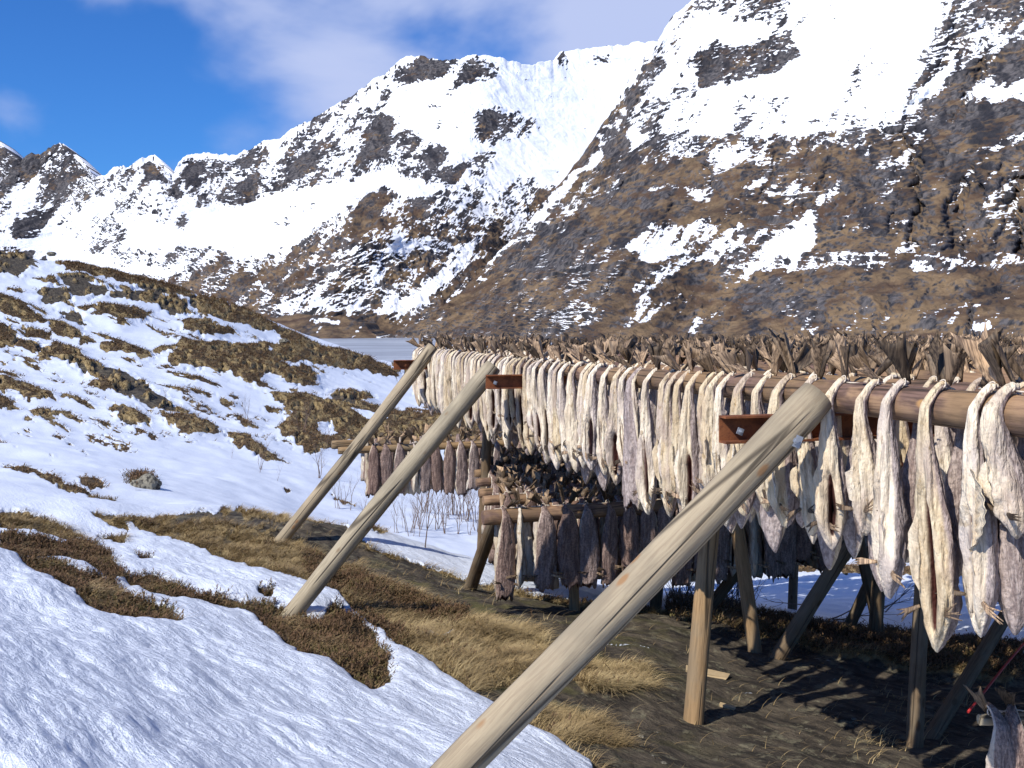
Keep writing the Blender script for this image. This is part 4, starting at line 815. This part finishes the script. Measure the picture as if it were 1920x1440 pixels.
def twine_mesh(seed, rr=.06):
    rs = random.Random(seed); pts = []
    for k in range(13): a = k / 12 * 2 * math.pi; pts.append((.017 * math.cos(a), -.012 + .006 * math.sin(a) - .005, rr + .014 + .015 * math.sin(a)))
    V, Fs = tube(pts, .0028, 5); b = len(V)
    e = rs.choice((-1, 1)) * rs.uniform(.06, .12); v, f = tube([(.014, -.01, rr + .006), (e * .4, -.012 + rs.uniform(-.01, .01), rr + .006), (e * .75, .0, rr + .006), (e, .012, rr + .003)], .0028, 5); V += v; Fs += [tuple(b + i for i in q) for q in f]
    return to_mesh('twine', V, Fs, M_TWINE)

# library of variants; each scene fish is an Empty with body, tail_fin, twine (and pectoral fins when near)
TAILS = [to_mesh('tail_fin', *tail_part(s), M_FIN) for s in range(14)]
TW = [twine_mesh(s) for s in range(5)]
LIB = {}
def lib(style, i, mat):
    key = (style, i, mat.name)
    if key not in LIB:
        rs = random.Random(hash((style, i)) & 0xffff if False else ord(style) * 131 + i * 17); V, Fq, C, B, ctr = body_part(ord(style) + i * 13, .66, .054 if style != 'b' else .080, style, nseg=26, nring=38)
        LIB[key] = (to_mesh('body', V, Fq, mat, C, B), fin_mesh(i, ctr, -1), fin_mesh(i, ctr, 1))
    return LIB[key]
def fish(loc, rz, style, i, sz, label, group, mat, tail, tz=0.0, near=False, custom=None, wx=1.0, rr=.06, tailrot=None):
    """loc: rail centre; the fish hangs on the side that local -y faces"""
    e = empty('dried_cod', loc, rz); tag(e, label, 'dried fish', group)
    if custom:
        V, Fq, C, B, ctr = body_part(*custom, rr=rr); b = to_mesh('body', V, Fq, mat, C, B); f1 = fin_mesh(custom[0], ctr, -1); f2 = fin_mesh(custom[0], ctr, 1); obj('body', b, e)
        if custom[3] != 'b': obj('pectoral_fin', f1, e); obj('pectoral_fin', f2, e); obj('belly_flap', flap_mesh(custom[0], ctr, custom[1]), e)
    else:
        b, f1, f2 = lib(style, i, mat); o = obj('body', b, e); o.scale = (wx, 1, sz)
        if near:
            for f in (f1, f2): q = obj('pectoral_fin', f, e); q.scale = (wx, 1, sz)
    t = obj('tail_fin', TAILS[tail % 14], e, loc=(0, .004, rr + .012)); t.rotation_euler = tailrot or (0, 0, 0); t.scale = (1, 1, random.uniform(.85, 1.2))
    if near: obj('twine', TW[i % 5], e, loc=(0, 0, rr - .06))
    return e
frs = random.Random(77)
N_IND = [0]
# front row, read off the photograph: pixel column at the rail, pixel row of the tip, half width, style
FR = [(1905, 1010, .055, 's'), (1868, 1205, .072, 'g'), (1775, 1226, .098, 'g'), (1700, 1128, .070, 'g'), (1650, 1010, .052, 'g'), (1588, 1034, .062, 'g'), (1533, 1005, .052, 'g'), (1487, 990, .058, 's'), (1448, 960, .05, 'g'), (1412, 968, .05, 's'),
      (1378, 990, .045, 'g'), (1345, 975, .055, 'g'), (1318, 985, .05, 's'), (1296, 975, .05, 'g'), (1266, 970, .055, 'g'), (1234, 968, .06, 'g'), (1205, 955, .075, 'b'), (1176, 912, .05, 's'), (1152, 893, .05, 'g'), (1130, 884, .05, 's'),
      (1112, 880, .05, 'g'), (1092, 886, .05, 's'), (1072, 868, .05, 'g'), (1053, 882, .055, 'g'), (1036, 868, .045, 's'), (1020, 850, .05, 'g'), (1004, 854, .05, 'g'), (990, 846, .045, 's')]
Ylast = 0; n = 0
tipx = []
def rail_Y(px): return 2.23 / ((px - 960) / F + 0.2841)
UN = ['first', 'second', 'third', 'fourth', 'fifth', 'sixth', 'seventh', 'eighth', 'ninth', 'tenth', 'eleventh', 'twelfth', 'thirteenth', 'fourteenth', 'fifteenth', 'sixteenth', 'seventeenth', 'eighteenth', 'nineteenth']
names = UN[:]
for ten in ('twent', 'thirt', 'fort', 'fift', 'sixt', 'sevent', 'eight', 'ninet'): names += [ten + 'ieth'] + [ten + 'y-' + u for u in UN[:9]]
SPECIAL = {0: 'pale fish cut by the picture edge on the front rail', 1: 'long pale cod with a ribbed frill on its side, on the front rail', 2: 'biggest pale cod, hanging lowest of the front row with a dark red slit', 3: 'long cream cod with a slit and hooked tip beside the biggest one',
           4: 'short cream cod with a red slit beside the long hooked one', 5: 'cream cod with closed belly, first right of the thick pale strut', 16: 'mauve brown cod turned back outward in the pale front row'}
GF = 'cod hanging along the front rail'
rz_front = math.atan2(DIR.y, DIR.x) - math.pi      # local +x along -DIR, local -y faces outward (-NRM)
wdes = {'g': 'pale cod with an open belly slit', 's': 'narrow side-on pale cod', 'b': 'broad brown backed cod'}
front = [(rail_Y(a), b, c, d) for a, b, c, d in FR]
for q in range(8, len(FR) - 1):
    a0, a1 = FR[q], FR[q + 1]
    if q % 3 == 1: front.append((rail_Y((a0[0] + a1[0]) / 2) + .01, (a0[1] + a1[1]) / 2 - frs.uniform(0, 45), .042, frs.choice('gs')))
front.sort(key=lambda f: f[0])
Yc = front[-1][0] + .15
while Yc < 11.55: front.append((Yc, None, frs.uniform(.04, .055), frs.choice('gggs'))); Yc += frs.uniform(.09, .15)
for n, (Y, py, w_, st) in enumerate(front):
    z = rail_zs(Y); yf = Y - .06
    L = (-(py - HOR) / F * yf * -1 + z) if py else frs.uniform(.46, .66)
    if n < 16 or n == 27: lab0 = wdes[st]
    lab = (SPECIAL.get(n) if n < 6 else None) or '%s, %s from the near end of the front rail' % (wdes[st], names[n])
    rr_ = float(np.interp(Y, [2, 6.2, 6.3, 12], [.063, .053, .047, .043]))
    if Y < 6.2: fish(A(Y, 0, z), rz_front + frs.uniform(-.08, .08), st, n, 1, lab, GF, M_FISH, n * 5 + 1, near=True, custom=(n + 3, L, w_, st), rr=rr_, tailrot=(frs.uniform(-.5, .5), frs.uniform(-.5, .5), frs.uniform(-1, 1)))
    else: fish(A(Y, 0, z), rz_front + frs.uniform(-.15, .15), st, frs.randrange(7), L / .66, lab, GF, M_FISH, frs.randrange(14), near=Y < 8, wx=frs.uniform(.8, 1.1), rr=rr_, tailrot=(frs.uniform(-.6, .6), frs.uniform(-.6, .6), frs.uniform(-1, 1)))
    N_IND[0] += 1
# the ribbed frill on the second fish
def frill():      # fan of ribs dried out to one side of the second fish
    V = []; Fs = []; nr_, nc_ = 34, 7
    for th_ in (0, .004):
        for i in range(nr_):
            t = i / (nr_ - 1)
            for j in range(nc_):
                q = j / (nc_ - 1); w_ = .062 * math.sin(min(1, t * 1.05) * math.pi) ** .7; V.append((.030 + w_ * q, -.085 - th_ + .0035 * math.sin(i * 1.35) - .02 * q, -.20 - .19 * t + .045 * q * (1 - t)))
    m_ = nr_ * nc_
    for i in range(nr_ - 1):
        for j in range(nc_ - 1): a = i * nc_ + j; Fs.append((a, a + 1, a + nc_ + 1, a + nc_)); Fs.append((m_ + a, m_ + a + nc_, m_ + a + nc_ + 1, m_ + a + 1))
    e = [i * nc_ + nc_ - 1 for i in range(nr_)]
    for a, b in zip(e, e[1:]): Fs.append((a, b, m_ + b, m_ + a))
    return to_mesh('ribbed_frill', V, Fs, M_FISH)
root = next(o for o in col.objects if o.get('label') == SPECIAL[1]); obj('ribbed_frill', frill(), root)
# their partners on the inner side of the same rail
for n, (Y, py, w_, st) in enumerate(front):
    if n % 3 == 2 and Y > 5.6: continue
    Y2 = Y + frs.uniform(.0, .05); z = rail_zs(Y2)
    fish(A(Y2, 0, z), rz_front + math.pi + frs.uniform(-.2, .2), 'g', frs.choice('gsb') and frs.randrange(7), frs.uniform(.75, 1.05), 'pale cod hanging down the inner side of the front rail behind the front row', 'cod on the inner side of the front rail',
         M_FISH, frs.randrange(14), wx=frs.uniform(.8, 1.15), tailrot=(frs.uniform(-.5, .5), frs.uniform(-.5, .5), frs.uniform(-1, 1)))
    N_IND[0] += 1
# low tier
rz_low = rz_n
GL = 'brown cod on the low cross rails'
lownames = ['nearest low rail', 'reddish low rail', 'third low rail', 'fourth low rail', 'fifth low rail', 'jutting low rail', 'thick far low rail']
STUFF = []
for i, (a, b, r_) in enumerate(LOW):
    L = (b - a).length; d = (.16 if i < 5 else .42) + (.05 if i == 1 else 0); k = 0
    while d < L - .05:
        st = 'b' if frs.random() < .86 else 's'; loc = a + (b - a) * (d / L)
        sz = frs.uniform(.80, .98) * (.92 if i >= 5 else 1); rz = rz_low + frs.uniform(-.3, .3)
        ind = i == 0 or (i == 5 and k < 26) or (i == 1 and k < 8) or (i == 6 and k < 8)
        if ind:
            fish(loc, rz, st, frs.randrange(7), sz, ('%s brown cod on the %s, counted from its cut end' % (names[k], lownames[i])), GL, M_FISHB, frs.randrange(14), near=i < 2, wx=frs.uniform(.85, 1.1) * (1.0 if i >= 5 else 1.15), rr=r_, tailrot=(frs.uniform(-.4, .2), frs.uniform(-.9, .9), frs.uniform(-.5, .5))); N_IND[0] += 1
        else: STUFF.append((loc, rz, 'B', sz, r_))
        STUFF.append((loc + NRM * .04, rz + math.pi + frs.uniform(-.2, .2), 'B', sz * frs.uniform(.85, 1.05), r_))
        d += frs.uniform(.145, .20) if i < 2 else (frs.uniform(.085, .13) if i < 5 else frs.uniform(.125, .18)); k += 1
for (Y, x0) in ((8.5, .45), (9.2, .35), (9.85, .5), (10.55, .7), (11.3, .9)):       # fish hung from the same low tier, deeper in the shade
    a = A(Y, x0, -1.55); d = 0
    log_between('rail_log', a, a + NRM * 3.9, .045, .045, M_RAIL, 'low log rail hidden among the crowded brown fish', 'rail', 'cross rails of the low tier', int(Y * 10), nseg=12)
    while d < 3.9:
        for sd in (0, 1): STUFF.append((a + NRM * (d + .03 * sd), rz_low + math.pi * sd + frs.uniform(-.3, .3), 'B', frs.uniform(.8, 1.0), .045))
        d += frs.uniform(.085, .13)
for Y in (1.15, 1.3, 1.5, 1.7, 1.85, 2.02, 2.2, 2.42, 2.6):       # the front row runs on past the picture's edge
    for sd in (0, 1): STUFF.append((A(Y, 0, rail_zs(Y)), rz_front + math.pi * sd + frs.uniform(-.1, .1), 'A', frs.uniform(.9, 1.1), .06))
# the deck
deck = []
for k in range(1, len(RAILP)):
    if RS[k] > 11.5: continue
    Y = RS[k] + .05
    while Y < 11.65:
        for side in (0, 1): deck.append((k, Y + frs.uniform(-.03, .03), side))
        Y += frs.uniform(.10, .155)
def inview(q): return q.y > .5 and abs(q.x / q.y) < .53
cand = sorted([c for c in deck if inview(A(c[1], RAILP[c[0]]))], key=lambda c: A(c[1], RAILP[c[0]]).y + (0 if c[2] == 0 else .8) + c[0] * .15)
NI = max(0, 298 - N_IND[0]); chosen = set(cand[:NI])
for c in deck:
    k, Y, side = c; loc = A(Y, RAILP[k], rail_zs(Y)); rz = rz_front + (math.pi if side else 0) + frs.uniform(-.25, .25)
    if c in chosen:
        fish(loc, rz, 'g', frs.randrange(7), frs.uniform(.8, 1.1), 'cream cod tied by its tail on the %s rail of the top deck, %s side' % (ordn[k - 1], 'inner' if side else 'outer'), 'cod of the top deck, row on row', M_FISH, frs.randrange(14), near=not side, wx=frs.uniform(.85, 1.2), rr=.05,
             tailrot=(frs.uniform(-.6, .6), frs.uniform(-.7, .7), frs.uniform(-1.5, 1.5)))
    else: STUFF.append((loc, rz, 'A', frs.uniform(.75, 1.05), .05))
# all the rest as one mass
lowlib = {}
for tagk, st in (('A', 'g'), ('B', 'b')):
    for i in range(5):
        V, Fq, C, B, ctr = body_part(400 + i, .66, .055 if st == 'g' else .085, st, nseg=10, nring=12); tv, tf = tail_part(500 + i, False)
        nb = len(V); V = np.concatenate([V, np.array(tv) + (0, 0, .066)]); Fq = [list(f) if len(f) == 4 else list(f) + [f[-1]] for f in Fq] + [[nb + q for q in f] for f in tf]
        lowlib[tagk, i] = (V, np.array(Fq), np.append(C, np.zeros(len(tv))), np.append(B, np.full(len(tv), .5)), np.append(np.zeros(nb), np.ones(len(tv))))
def mass(name, items, mat, label):
    VV = []; FF = []; CC = []; BB = []; RVL = []; b = 0
    for loc, rz, tk, sz, r_ in items:
        V, Fq, C, B, T = lowlib[tk, frs.randrange(5)]; c_, s_ = math.cos(rz), math.sin(rz); v = V.copy()
        tl = T > .5; lx, ly = frs.uniform(-.6, .6), frs.uniform(-.6, .6); h = v[tl, 2] - .066; v[tl, 2] = .066 + h * frs.uniform(.5, 1.05); RVL.append(np.full(len(V), frs.random())); v[tl, 0] += h * lx; v[tl, 1] += h * ly; v[~tl, 2] *= np.where(v[~tl, 2] < 0, sz, 1)
        x = v[:, 0] * c_ - v[:, 1] * s_ + loc.x; y = v[:, 0] * s_ + v[:, 1] * c_ + loc.y; VV.append(np.stack([x, y, v[:, 2] + loc.z], -1)); FF.append((Fq + b, T[Fq[:, 0]] > .5)); b += len(V); CC.append(C); BB.append(B)
    Fa = np.concatenate([f for f, _ in FF]); mi = np.concatenate([t for _, t in FF]).astype(np.int32)
    V = np.concatenate(VV).tolist(); me = bpy.data.meshes.new(name); me.from_pydata(V, [], [tuple(dict.fromkeys(f)) for f in Fa.tolist()])
    me.polygons.foreach_set('use_smooth', [True] * len(me.polygons)); me.materials.append(mat); me.materials.append(M_FIN); me.polygons.foreach_set('material_index', mi)
    for an, av in (('cav', CC), ('back', BB), ('rv', RVL)): t = me.attributes.new(an, 'FLOAT', 'POINT'); t.data.foreach_set('value', np.concatenate(av).astype(np.float32))
    me.update(); tag(obj(name, me), label, 'dried fish', kind='stuff')
mass('dried_cod_mass', [s for s in STUFF if s[2] == 'A'], M_FISH, 'hundreds of dried cod packed row on row over the top deck')
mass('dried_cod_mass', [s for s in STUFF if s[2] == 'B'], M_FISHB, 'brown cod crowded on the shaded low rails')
# small rack at the lower right corner
a = W(1836, 1350, 4.0); b = a + Vector((.75, .06, .0))
log_between('rail_log', a, b, .022, .02, M_STRUTG, 'short thin grey pole by the picture corner with a few fish on it', 'rail', seed=301, nseg=16, bend=.004)
for k in range(5):
    fish(a + (b - a) * (.05 + .125 * k), frs.uniform(-.4, .4), 'b', k, .78, '%s grey cod on the short thin pole in the corner' % names[k], 'cod on the corner pole', M_FISHB, 3 + k, near=True, rr=.022, wx=.9, tailrot=(.1, frs.uniform(-.7, .7), 0))
post((b.x, b.y, gz(b.x, b.y)), (b.x, b.y, b.z), .03, 'thin post holding the corner pole', seed=302)
post((a.x + .3, a.y + .12, gz(a.x + .3, a.y)), (a.x + .3, a.y + .05, a.z), .022, 'thin post behind the corner pole fish', seed=303)
print('individual fish', N_IND[0] + len(chosen) + 4, 'mass', len(STUFF))

# ------------------------------------------------------------------ ground cover close by
def mat_blade(name, a, b, c3, tip):
    m = NT(name, .7, .2); h = m.attr('hue'); t = m.attr('tip')
    m.color(m.mix(t, m.mix(m.rng(h, .5, 1.0), m.mix(m.rng(h, 0.0, .5), a, b), c3), tip)); 
    return m.m
M_GRASS = mat_blade('dry_grass', (0.15, 0.10, 0.04), (0.30, 0.21, 0.09), (0.44, 0.34, 0.17), (0.42, 0.31, 0.16))
M_HEATH = mat_blade('heather', (0.035, 0.027, 0.014), (0.10, 0.062, 0.03), (0.13, 0.115, 0.04), (0.15, 0.085, 0.045))
M_TURF = mat_blade('brown_turf', (0.06, 0.038, 0.02), (0.15, 0.09, 0.042), (0.27, 0.18, 0.085), (0.2, 0.12, 0.06))
g2 = np.random.default_rng(5)
cell = RR ** 2 * np.gradient(th)[None] * np.gradient(lr)[:, None]          # area of a grid cell
view = (GY > 1.0) & (np.abs(GX / np.maximum(GY, .1)) < 0.62)
slope_x, slope_y = 0.75, -0.45                                             # blades lean down the slope
def sample(weight, n):
    w = (weight * cell).ravel(); w = w / w.sum(); ids = g2.choice(len(w), n, p=w)
    i, j = np.unravel_index(ids, GZ.shape); i = np.minimum(i, nR - 2); j = np.minimum(j, nC - 2); a = g2.random(n); b = g2.random(n)
    f = lambda M: (M[i, j] * (1 - a) + M[i, j + 1] * a) * (1 - b) + (M[i + 1, j] * (1 - a) + M[i + 1, j + 1] * a) * b
    return f(GX), f(GY), f(GZ), i, j
def blades(name, label, n, weight, lmin, lmax, wd, mat, droop, segs=3, spread=1.0, hue=None, grow=0.0):
    x, y, z, i, j = sample(weight, n); R_ = np.hypot(x, y); L = g2.uniform(lmin, lmax, n) * (1 + grow * R_ / 10); a = g2.uniform(0, 2 * math.pi, n)
    cl_ = fbm(x / .3, y / .3, 300, 3)
    dx = np.cos(a) * spread + slope_x * 1.1; dy = np.sin(a) * spread + slope_y * 1.1; nn = np.hypot(dx, dy) + .01; dx /= nn; dy /= nn
    w0 = wd * (1 + R_ / 12) * g2.uniform(.6, 1.3, n); dr = droop * g2.uniform(.5, 1.4, n); V = np.zeros((n, segs + 1, 2, 3)); T = np.zeros((n, segs + 1, 2))
    up = g2.uniform(.5, 1.0, n)
    for k in range(segs + 1):
        t = k / segs; hx = L * t * (.25 + dr * t); hz = L * up * (t - .55 * dr * t * t) - .01
        wv = w0 * (1 - t * .9)
        for s_, sg in ((0, -1), (1, 1)):
            V[:, k, s_, 0] = x + dx * hx - dy * wv * sg; V[:, k, s_, 1] = y + dy * hx + dx * wv * sg; V[:, k, s_, 2] = z + hz
        T[:, k] = t * .6
    b = np.arange(n)[:, None, None] * (segs + 1) * 2; q = (np.arange(segs) * 2)[None, :, None]; Fq = (b + q + np.array([0, 1, 3, 2])[None, None]).reshape(-1, 4)
    H = np.clip(.5 + cl_ * 1.6 + g2.normal(0, .18, n), 0, 1); H = np.repeat(H, (segs + 1) * 2)
    me = mesh_np(name, V.reshape(-1, 3), Fq, mat, {'hue': H, 'tip': T.ravel()}); return tag(obj(name, me), label, 'grass' if 'grass' in name else 'heather', kind='stuff')
def sprigs(name, label, n, weight, smin, smax, mat, grow=0.0, nl=11, hz=1.0):
    x, y, z, i, j = sample(weight, n); R_ = np.hypot(x, y); S = g2.uniform(smin, smax, n) * (1 + grow * R_ / 10)
    cl_ = fbm(x / .25, y / .25, 310, 3); V = np.zeros((n, nl, 3, 3)); T = np.zeros((n, nl, 3)); ax = g2.normal(0, .38, n) + .15; ay = g2.normal(0, .38, n) - .1
    for k in range(nl):
        t = (k + 1) / nl; a = g2.uniform(0, 6.28, n); ln = S * g2.uniform(.16, .34, n) * (1.25 - .5 * t)
        bx = x + ax * S * t; by = y + ay * S * t; bz = z + S * t * hz - .008
        px_, py_ = np.cos(a), np.sin(a); wd = ln * .28
        V[:, k, 0] = np.stack([bx - py_ * wd, by + px_ * wd, bz - ln * .25], -1); V[:, k, 1] = np.stack([bx + py_ * wd, by - px_ * wd, bz - ln * .25], -1); V[:, k, 2] = np.stack([bx + px_ * ln, by + py_ * ln, bz + ln * .55], -1); T[:, k] = t ** 2 * .8
    H = np.repeat(np.clip(.45 + cl_ * 1.5 + g2.normal(0, .2, n), 0, 1), nl * 3); Fq = np.arange(n * nl * 3).reshape(-1, 3)
    me = mesh_np(name, V.reshape(-1, 3), Fq, mat, {'hue': H, 'tip': T.ravel()}, smooth=False); return tag(obj(name, me), label, 'heather', kind='stuff')
bare_m = sstep(.55, .35, SN) * view
clump = sstep(-.22, .2, fbm(GX / .25, GY / .25, 320, 3))
kg = np.exp(-((KD - .5) / .2) ** 2); kh = sstep(.38, .15, KD); kr = sstep(.7, .9, KD)
lod = 1 / np.maximum(RR, 2) ** 1.2
nearm = sstep(15, 12, RR)
blades('dry_grass', 'tan dry grass matted over the rock and snow edges', 90000, bare_m * nearm * lod * (kg * (.25 + clump) + kh * .10 * clump), .05, .13, .0015, M_GRASS, .75)
blades('dry_grass', 'long pale grass tufts bent over the snow edge', 9000, (bare_m * nearm * lod * (kg + .35 * kh) * (fbm(GX / .3, GY / .3, 330, 3) > .13) * sstep(1400, 1150, gpx)), .10, .18, .0015, M_GRASS, 1.0)
sprigs('heather', 'dark reddish heather mats at the snow edge', 40000, bare_m * nearm * lod * (kh * (.4 + clump) + .12 * kg * clump), .035, .075, M_HEATH)
mid = sstep(12, 15, RR) * sstep(75, 60, RR)
sprigs('heather', 'brown heath and turf on the bare humps of the hillside', 30000, bare_m * mid * lod * (kh + .7 * kg), .03, .07, M_TURF, grow=.45, nl=7, hz=.45)
blades('dry_grass', 'ochre grass on the bare humps of the hillside', 26000, bare_m * mid * lod * (kg + .35 * kh), .05, .10, .003, M_TURF, .9, segs=2, grow=.4)
sprigs('heather', 'low twiggy scrub in the shade at the rock foot', 6000, (np.abs(gpy - np.interp(gpx, [1250, 1500, 1920], [1150, 1200, 1245])) < 30) * (gpx > 1250) * (gpx < 2100) * (RR < 14) * view * 1.0, .04, .10, M_HEATH, nl=6)

# ------------------------------------------------------------------ saplings, stones, bits
mt_ = NT('twig_bark', .8, .2); mt_.color(mt_.mix(mt_.noise(mt_.coord('Object'), 12, 3), (0.10, 0.065, 0.05), (0.24, 0.17, 0.13))); M_TWIG = mt_.m
def sapling_mesh(name, seed, stems=1, h=1.0, spread=.12, dens=1.0):
    rs = random.Random(seed); V = []; Fs = []
    def add(pts, r):
        v, f = tube(pts, r, 4); b = len(V); V.extend(v); Fs.extend(tuple(b + i for i in q) for q in f)
    def grow(p, d, L, r, lev):
        n = 5; pts = [p]; rr = [r]
        for k in range(n):
            d = (d + Vector((rs.gauss(0, .12), rs.gauss(0, .12), .04))).normalized(); p = p + d * L / n; pts.append(p); rr.append(r * (1 - .8 * (k + 1) / n))
            if lev < 2 and k > 0 and rs.random() < (.85 if lev == 0 else .6) * dens:
                for _ in range(rs.choice((1, 2))):
                    s_ = Vector((rs.gauss(0, 1), rs.gauss(0, 1), rs.uniform(.3, 1.1))).normalized(); grow(p, (d * .6 + s_ * .7).normalized(), L * rs.uniform(.3, .5), rr[-1] * .6, lev + 1)
        add(pts, rr)
    for s_ in range(stems):
        o = Vector((rs.gauss(0, spread * .3), rs.gauss(0, spread * .3), -.05)); grow(o, Vector((rs.gauss(0, spread), rs.gauss(0, spread), 1)).normalized(), h * rs.uniform(.7, 1), .010 * h, 0)
    me = bpy.data.meshes.new(name); me.from_pydata([tuple(v) for v in V], [], Fs); me.materials.append(M_TWIG); me.update(); return me
SAP = [sapling_mesh('bare_sapling', s, 1 if s % 2 else 3, 1.0, .15) for s in range(6)]
BUSH = [sapling_mesh('bare_bush', 50 + s, 8, 1.0, .45, .8) for s in range(3)]
def put_sap(px, py, hpx, k, label, group, lib_=SAP, name='bare_sapling', cat='sapling', Yd=None):
    p = W(px, py, Yd) if Yd else ray_ground(px, py, 11.0)
    if Yd: p.z = gz(p.x, p.y)
    s_ = hpx / F * p.y; o = obj(name, lib_[k % len(lib_)], loc=p, rot=(0, 0, k * 1.7)); o.scale = (s_, s_, s_); tag(o, label, cat, group)
lab1 = {0: 'lone bare sapling on the snow left of the farthest strut'}
for k, (px, py, h) in enumerate([(310, 745, 26), (437, 862, 42), (467, 795, 60), (483, 885, 72), (489, 882, 50), (517, 902, 36), (545, 800, 40), (556, 812, 60), (566, 812, 64), (574, 806, 52), (597, 897, 82), (603, 890, 50), (612, 832, 42)]):
    put_sap(px, py, h, k, 'thin bare sapling on the snow slope left of the farthest strut', 'saplings left of the farthest strut')
srs = random.Random(3)
for k, (px, py, h) in enumerate([(637, 955, 72), (652, 957, 84), (645, 950, 60), (677, 960, 52), (690, 985, 60), (760, 1005, 72), (768, 1000, 60)]):
    put_sap(px, py, h, k + 2, 'thin bare sapling on the snow seen between the middle and farthest struts', 'saplings between the struts')
put_sap(808, 1046, 185, 1, 'tallest bare sapling, rising in front of the snow right of the middle strut', None)
for k in range(34):
    px = srs.uniform(745, 902); py = 1000 - (px - 745) * .02 + srs.uniform(-40, 8); put_sap(px, py, srs.uniform(50, 100), k, 'thin bare sapling in the thicket behind the low racks', 'thicket of saplings behind the low racks')
for k in range(26):
    px = srs.uniform(1340, 1700); py = srs.uniform(1052, 1072); put_sap(px, py, srs.uniform(40, 75), k, 'thin bare sapling on the far snow seen under the rack', 'saplings seen under the rack')
for k, (px, py, h) in enumerate([(1285, 1150, 130), (1300, 1155, 110), (1345, 1150, 120), (1375, 1155, 110), (1395, 1150, 90), (1270, 1140, 90)]):
    put_sap(px, py, h, k, 'dense leafless bush in the shade behind the upright brown post', 'dark bushes behind the upright brown post', BUSH, 'bare_bush', 'bush', Yd=10.4 + .2 * k)
for k, (px, py, h, rot) in enumerate([(1560, 1150, 150, 1.2), (1500, 1120, 120, -1.0), (1640, 1140, 130, .9)]):
    p = W(px, py, 11.2 + .5 * k); p.z = gz(p.x, p.y) + .04; s_ = h / F * p.y; o = obj('fallen_branch', SAP[k], loc=p, rot=(0, rot * 1.25, .3 * k)); o.scale = (s_, s_, s_)
    tag(o, ('dark fallen branch on the snow under the rack', 'dark branch lying by the thick slanting prop', 'forked dark branch beside the crossed posts')[k], 'branch')
def stone_mesh(name, seed, mat):
    n = 20; a, b = np.meshgrid(np.linspace(0, 2 * math.pi, n, endpoint=False), np.linspace(.02, math.pi - .02, 13)); x = np.cos(a) * np.sin(b); y = np.sin(a) * np.sin(b); z = np.cos(b)
    r = 1 + .5 * fbm(x * 1.3 + seed, y * 1.3 + z * 1.7, seed, 4); V = np.stack([x * r, y * r * .8, z * r * .55], -1); return mesh_np(name, V.reshape(-1, 3), grid_faces(13, n, True), mat, smooth=False)
ms_ = NT('lichened_stone', .9, .2); ms_.color(ms_.mix(ms_.rng(ms_.noise(ms_.coord('Object'), 4, 5), .4, .6), (0.05, 0.045, 0.038), (0.24, 0.22, 0.17))); M_STONE = ms_.m
def stone(px, py, wpx, label, seed, Yd=None, sc_=(1, 1, 1)):
    p = W(px, py, Yd) if Yd else ray_ground(px, py, 4.0); 
    if Yd: p.z = gz(p.x, p.y)
    s_ = wpx / 2 / F * p.y; o = obj('stone', stone_mesh('stone', seed, M_STONE), loc=p + Vector((0, 0, s_ * .2))); o.scale = (s_ * sc_[0], s_ * sc_[1], s_ * sc_[2]); tag(o, label, 'stone')
stone(275, 915, 54, 'dark stone tufted with heather standing out of the snow', 4, sc_=(1, 1, 1.3)); stone(97, 478, 16, 'boulder on the crest of the hill against the snow', 5); stone(533, 643, 20, 'dark stone in the snow near the lake', 6, sc_=(1, 1, 1.2))
sprigs('heather', 'heather on the lone stone in the snow', 700, np.exp(-((gpx - 262) / 18) ** 2 - ((gpy - 908) / 8) ** 2) * (RR > 10) * (RR < 25), .06, .14, M_HEATH, nl=7)
mc = NT('pale_wood_chip', .8, .2); mc.color(mc.mix(mc.noise(mc.coord('Object'), 30, 3), (.35, .25, .13), (.55, .42, .25))); M_CHIP = mc.m
def chip(px, py, w, h, a, label):
    p = ray_ground(px, py, 3.5); s_ = w / F * p.y; t_ = h / F * p.y; me = bpy.data.meshes.new('wood_piece'); rs = random.Random(int(px)); V = []
    for zz in (0, .015):
        for x, y in ((-.5, -.5), (.42, -.6), (.5, .4), (.1, .55), (-.46, .5)): V.append((x * s_ + rs.uniform(-.01, .01), y * t_ * 2 + rs.uniform(-.004, .004), zz))
    me.from_pydata(V, [], [(4, 3, 2, 1, 0), (5, 6, 7, 8, 9)] + [(i, (i + 1) % 5, 5 + (i + 1) % 5, 5 + i) for i in range(5)]); me.materials.append(M_CHIP); tag(obj('wood_piece', me, loc=p + Vector((0, 0, .004)), rot=(.0, R(8), a)), label, 'wood piece')
chip(1325, 1264, 84, 14, -.15, 'pale plank lying on the rock beside the upright brown post'); chip(1364, 1328, 30, 5, -.4, 'small pale stick of wood right of the upright brown post')
prs = random.Random(12)
PEB = [stone_mesh('pebble', 20 + s, M_STONE) for s in range(4)]
for k in range(24):
    px = prs.uniform(1180, 1880); py = prs.uniform(1240, 1435); p = ray_ground(px, py, 3.0); s_ = prs.uniform(.006, .02); o = obj('pebble', PEB[k % 4], loc=p); o.scale = (s_, s_, s_); o.rotation_euler = (0, 0, k); tag(o, 'small loose pebble on the rock floor under the rack', 'pebble', 'pebbles on the rock floor')
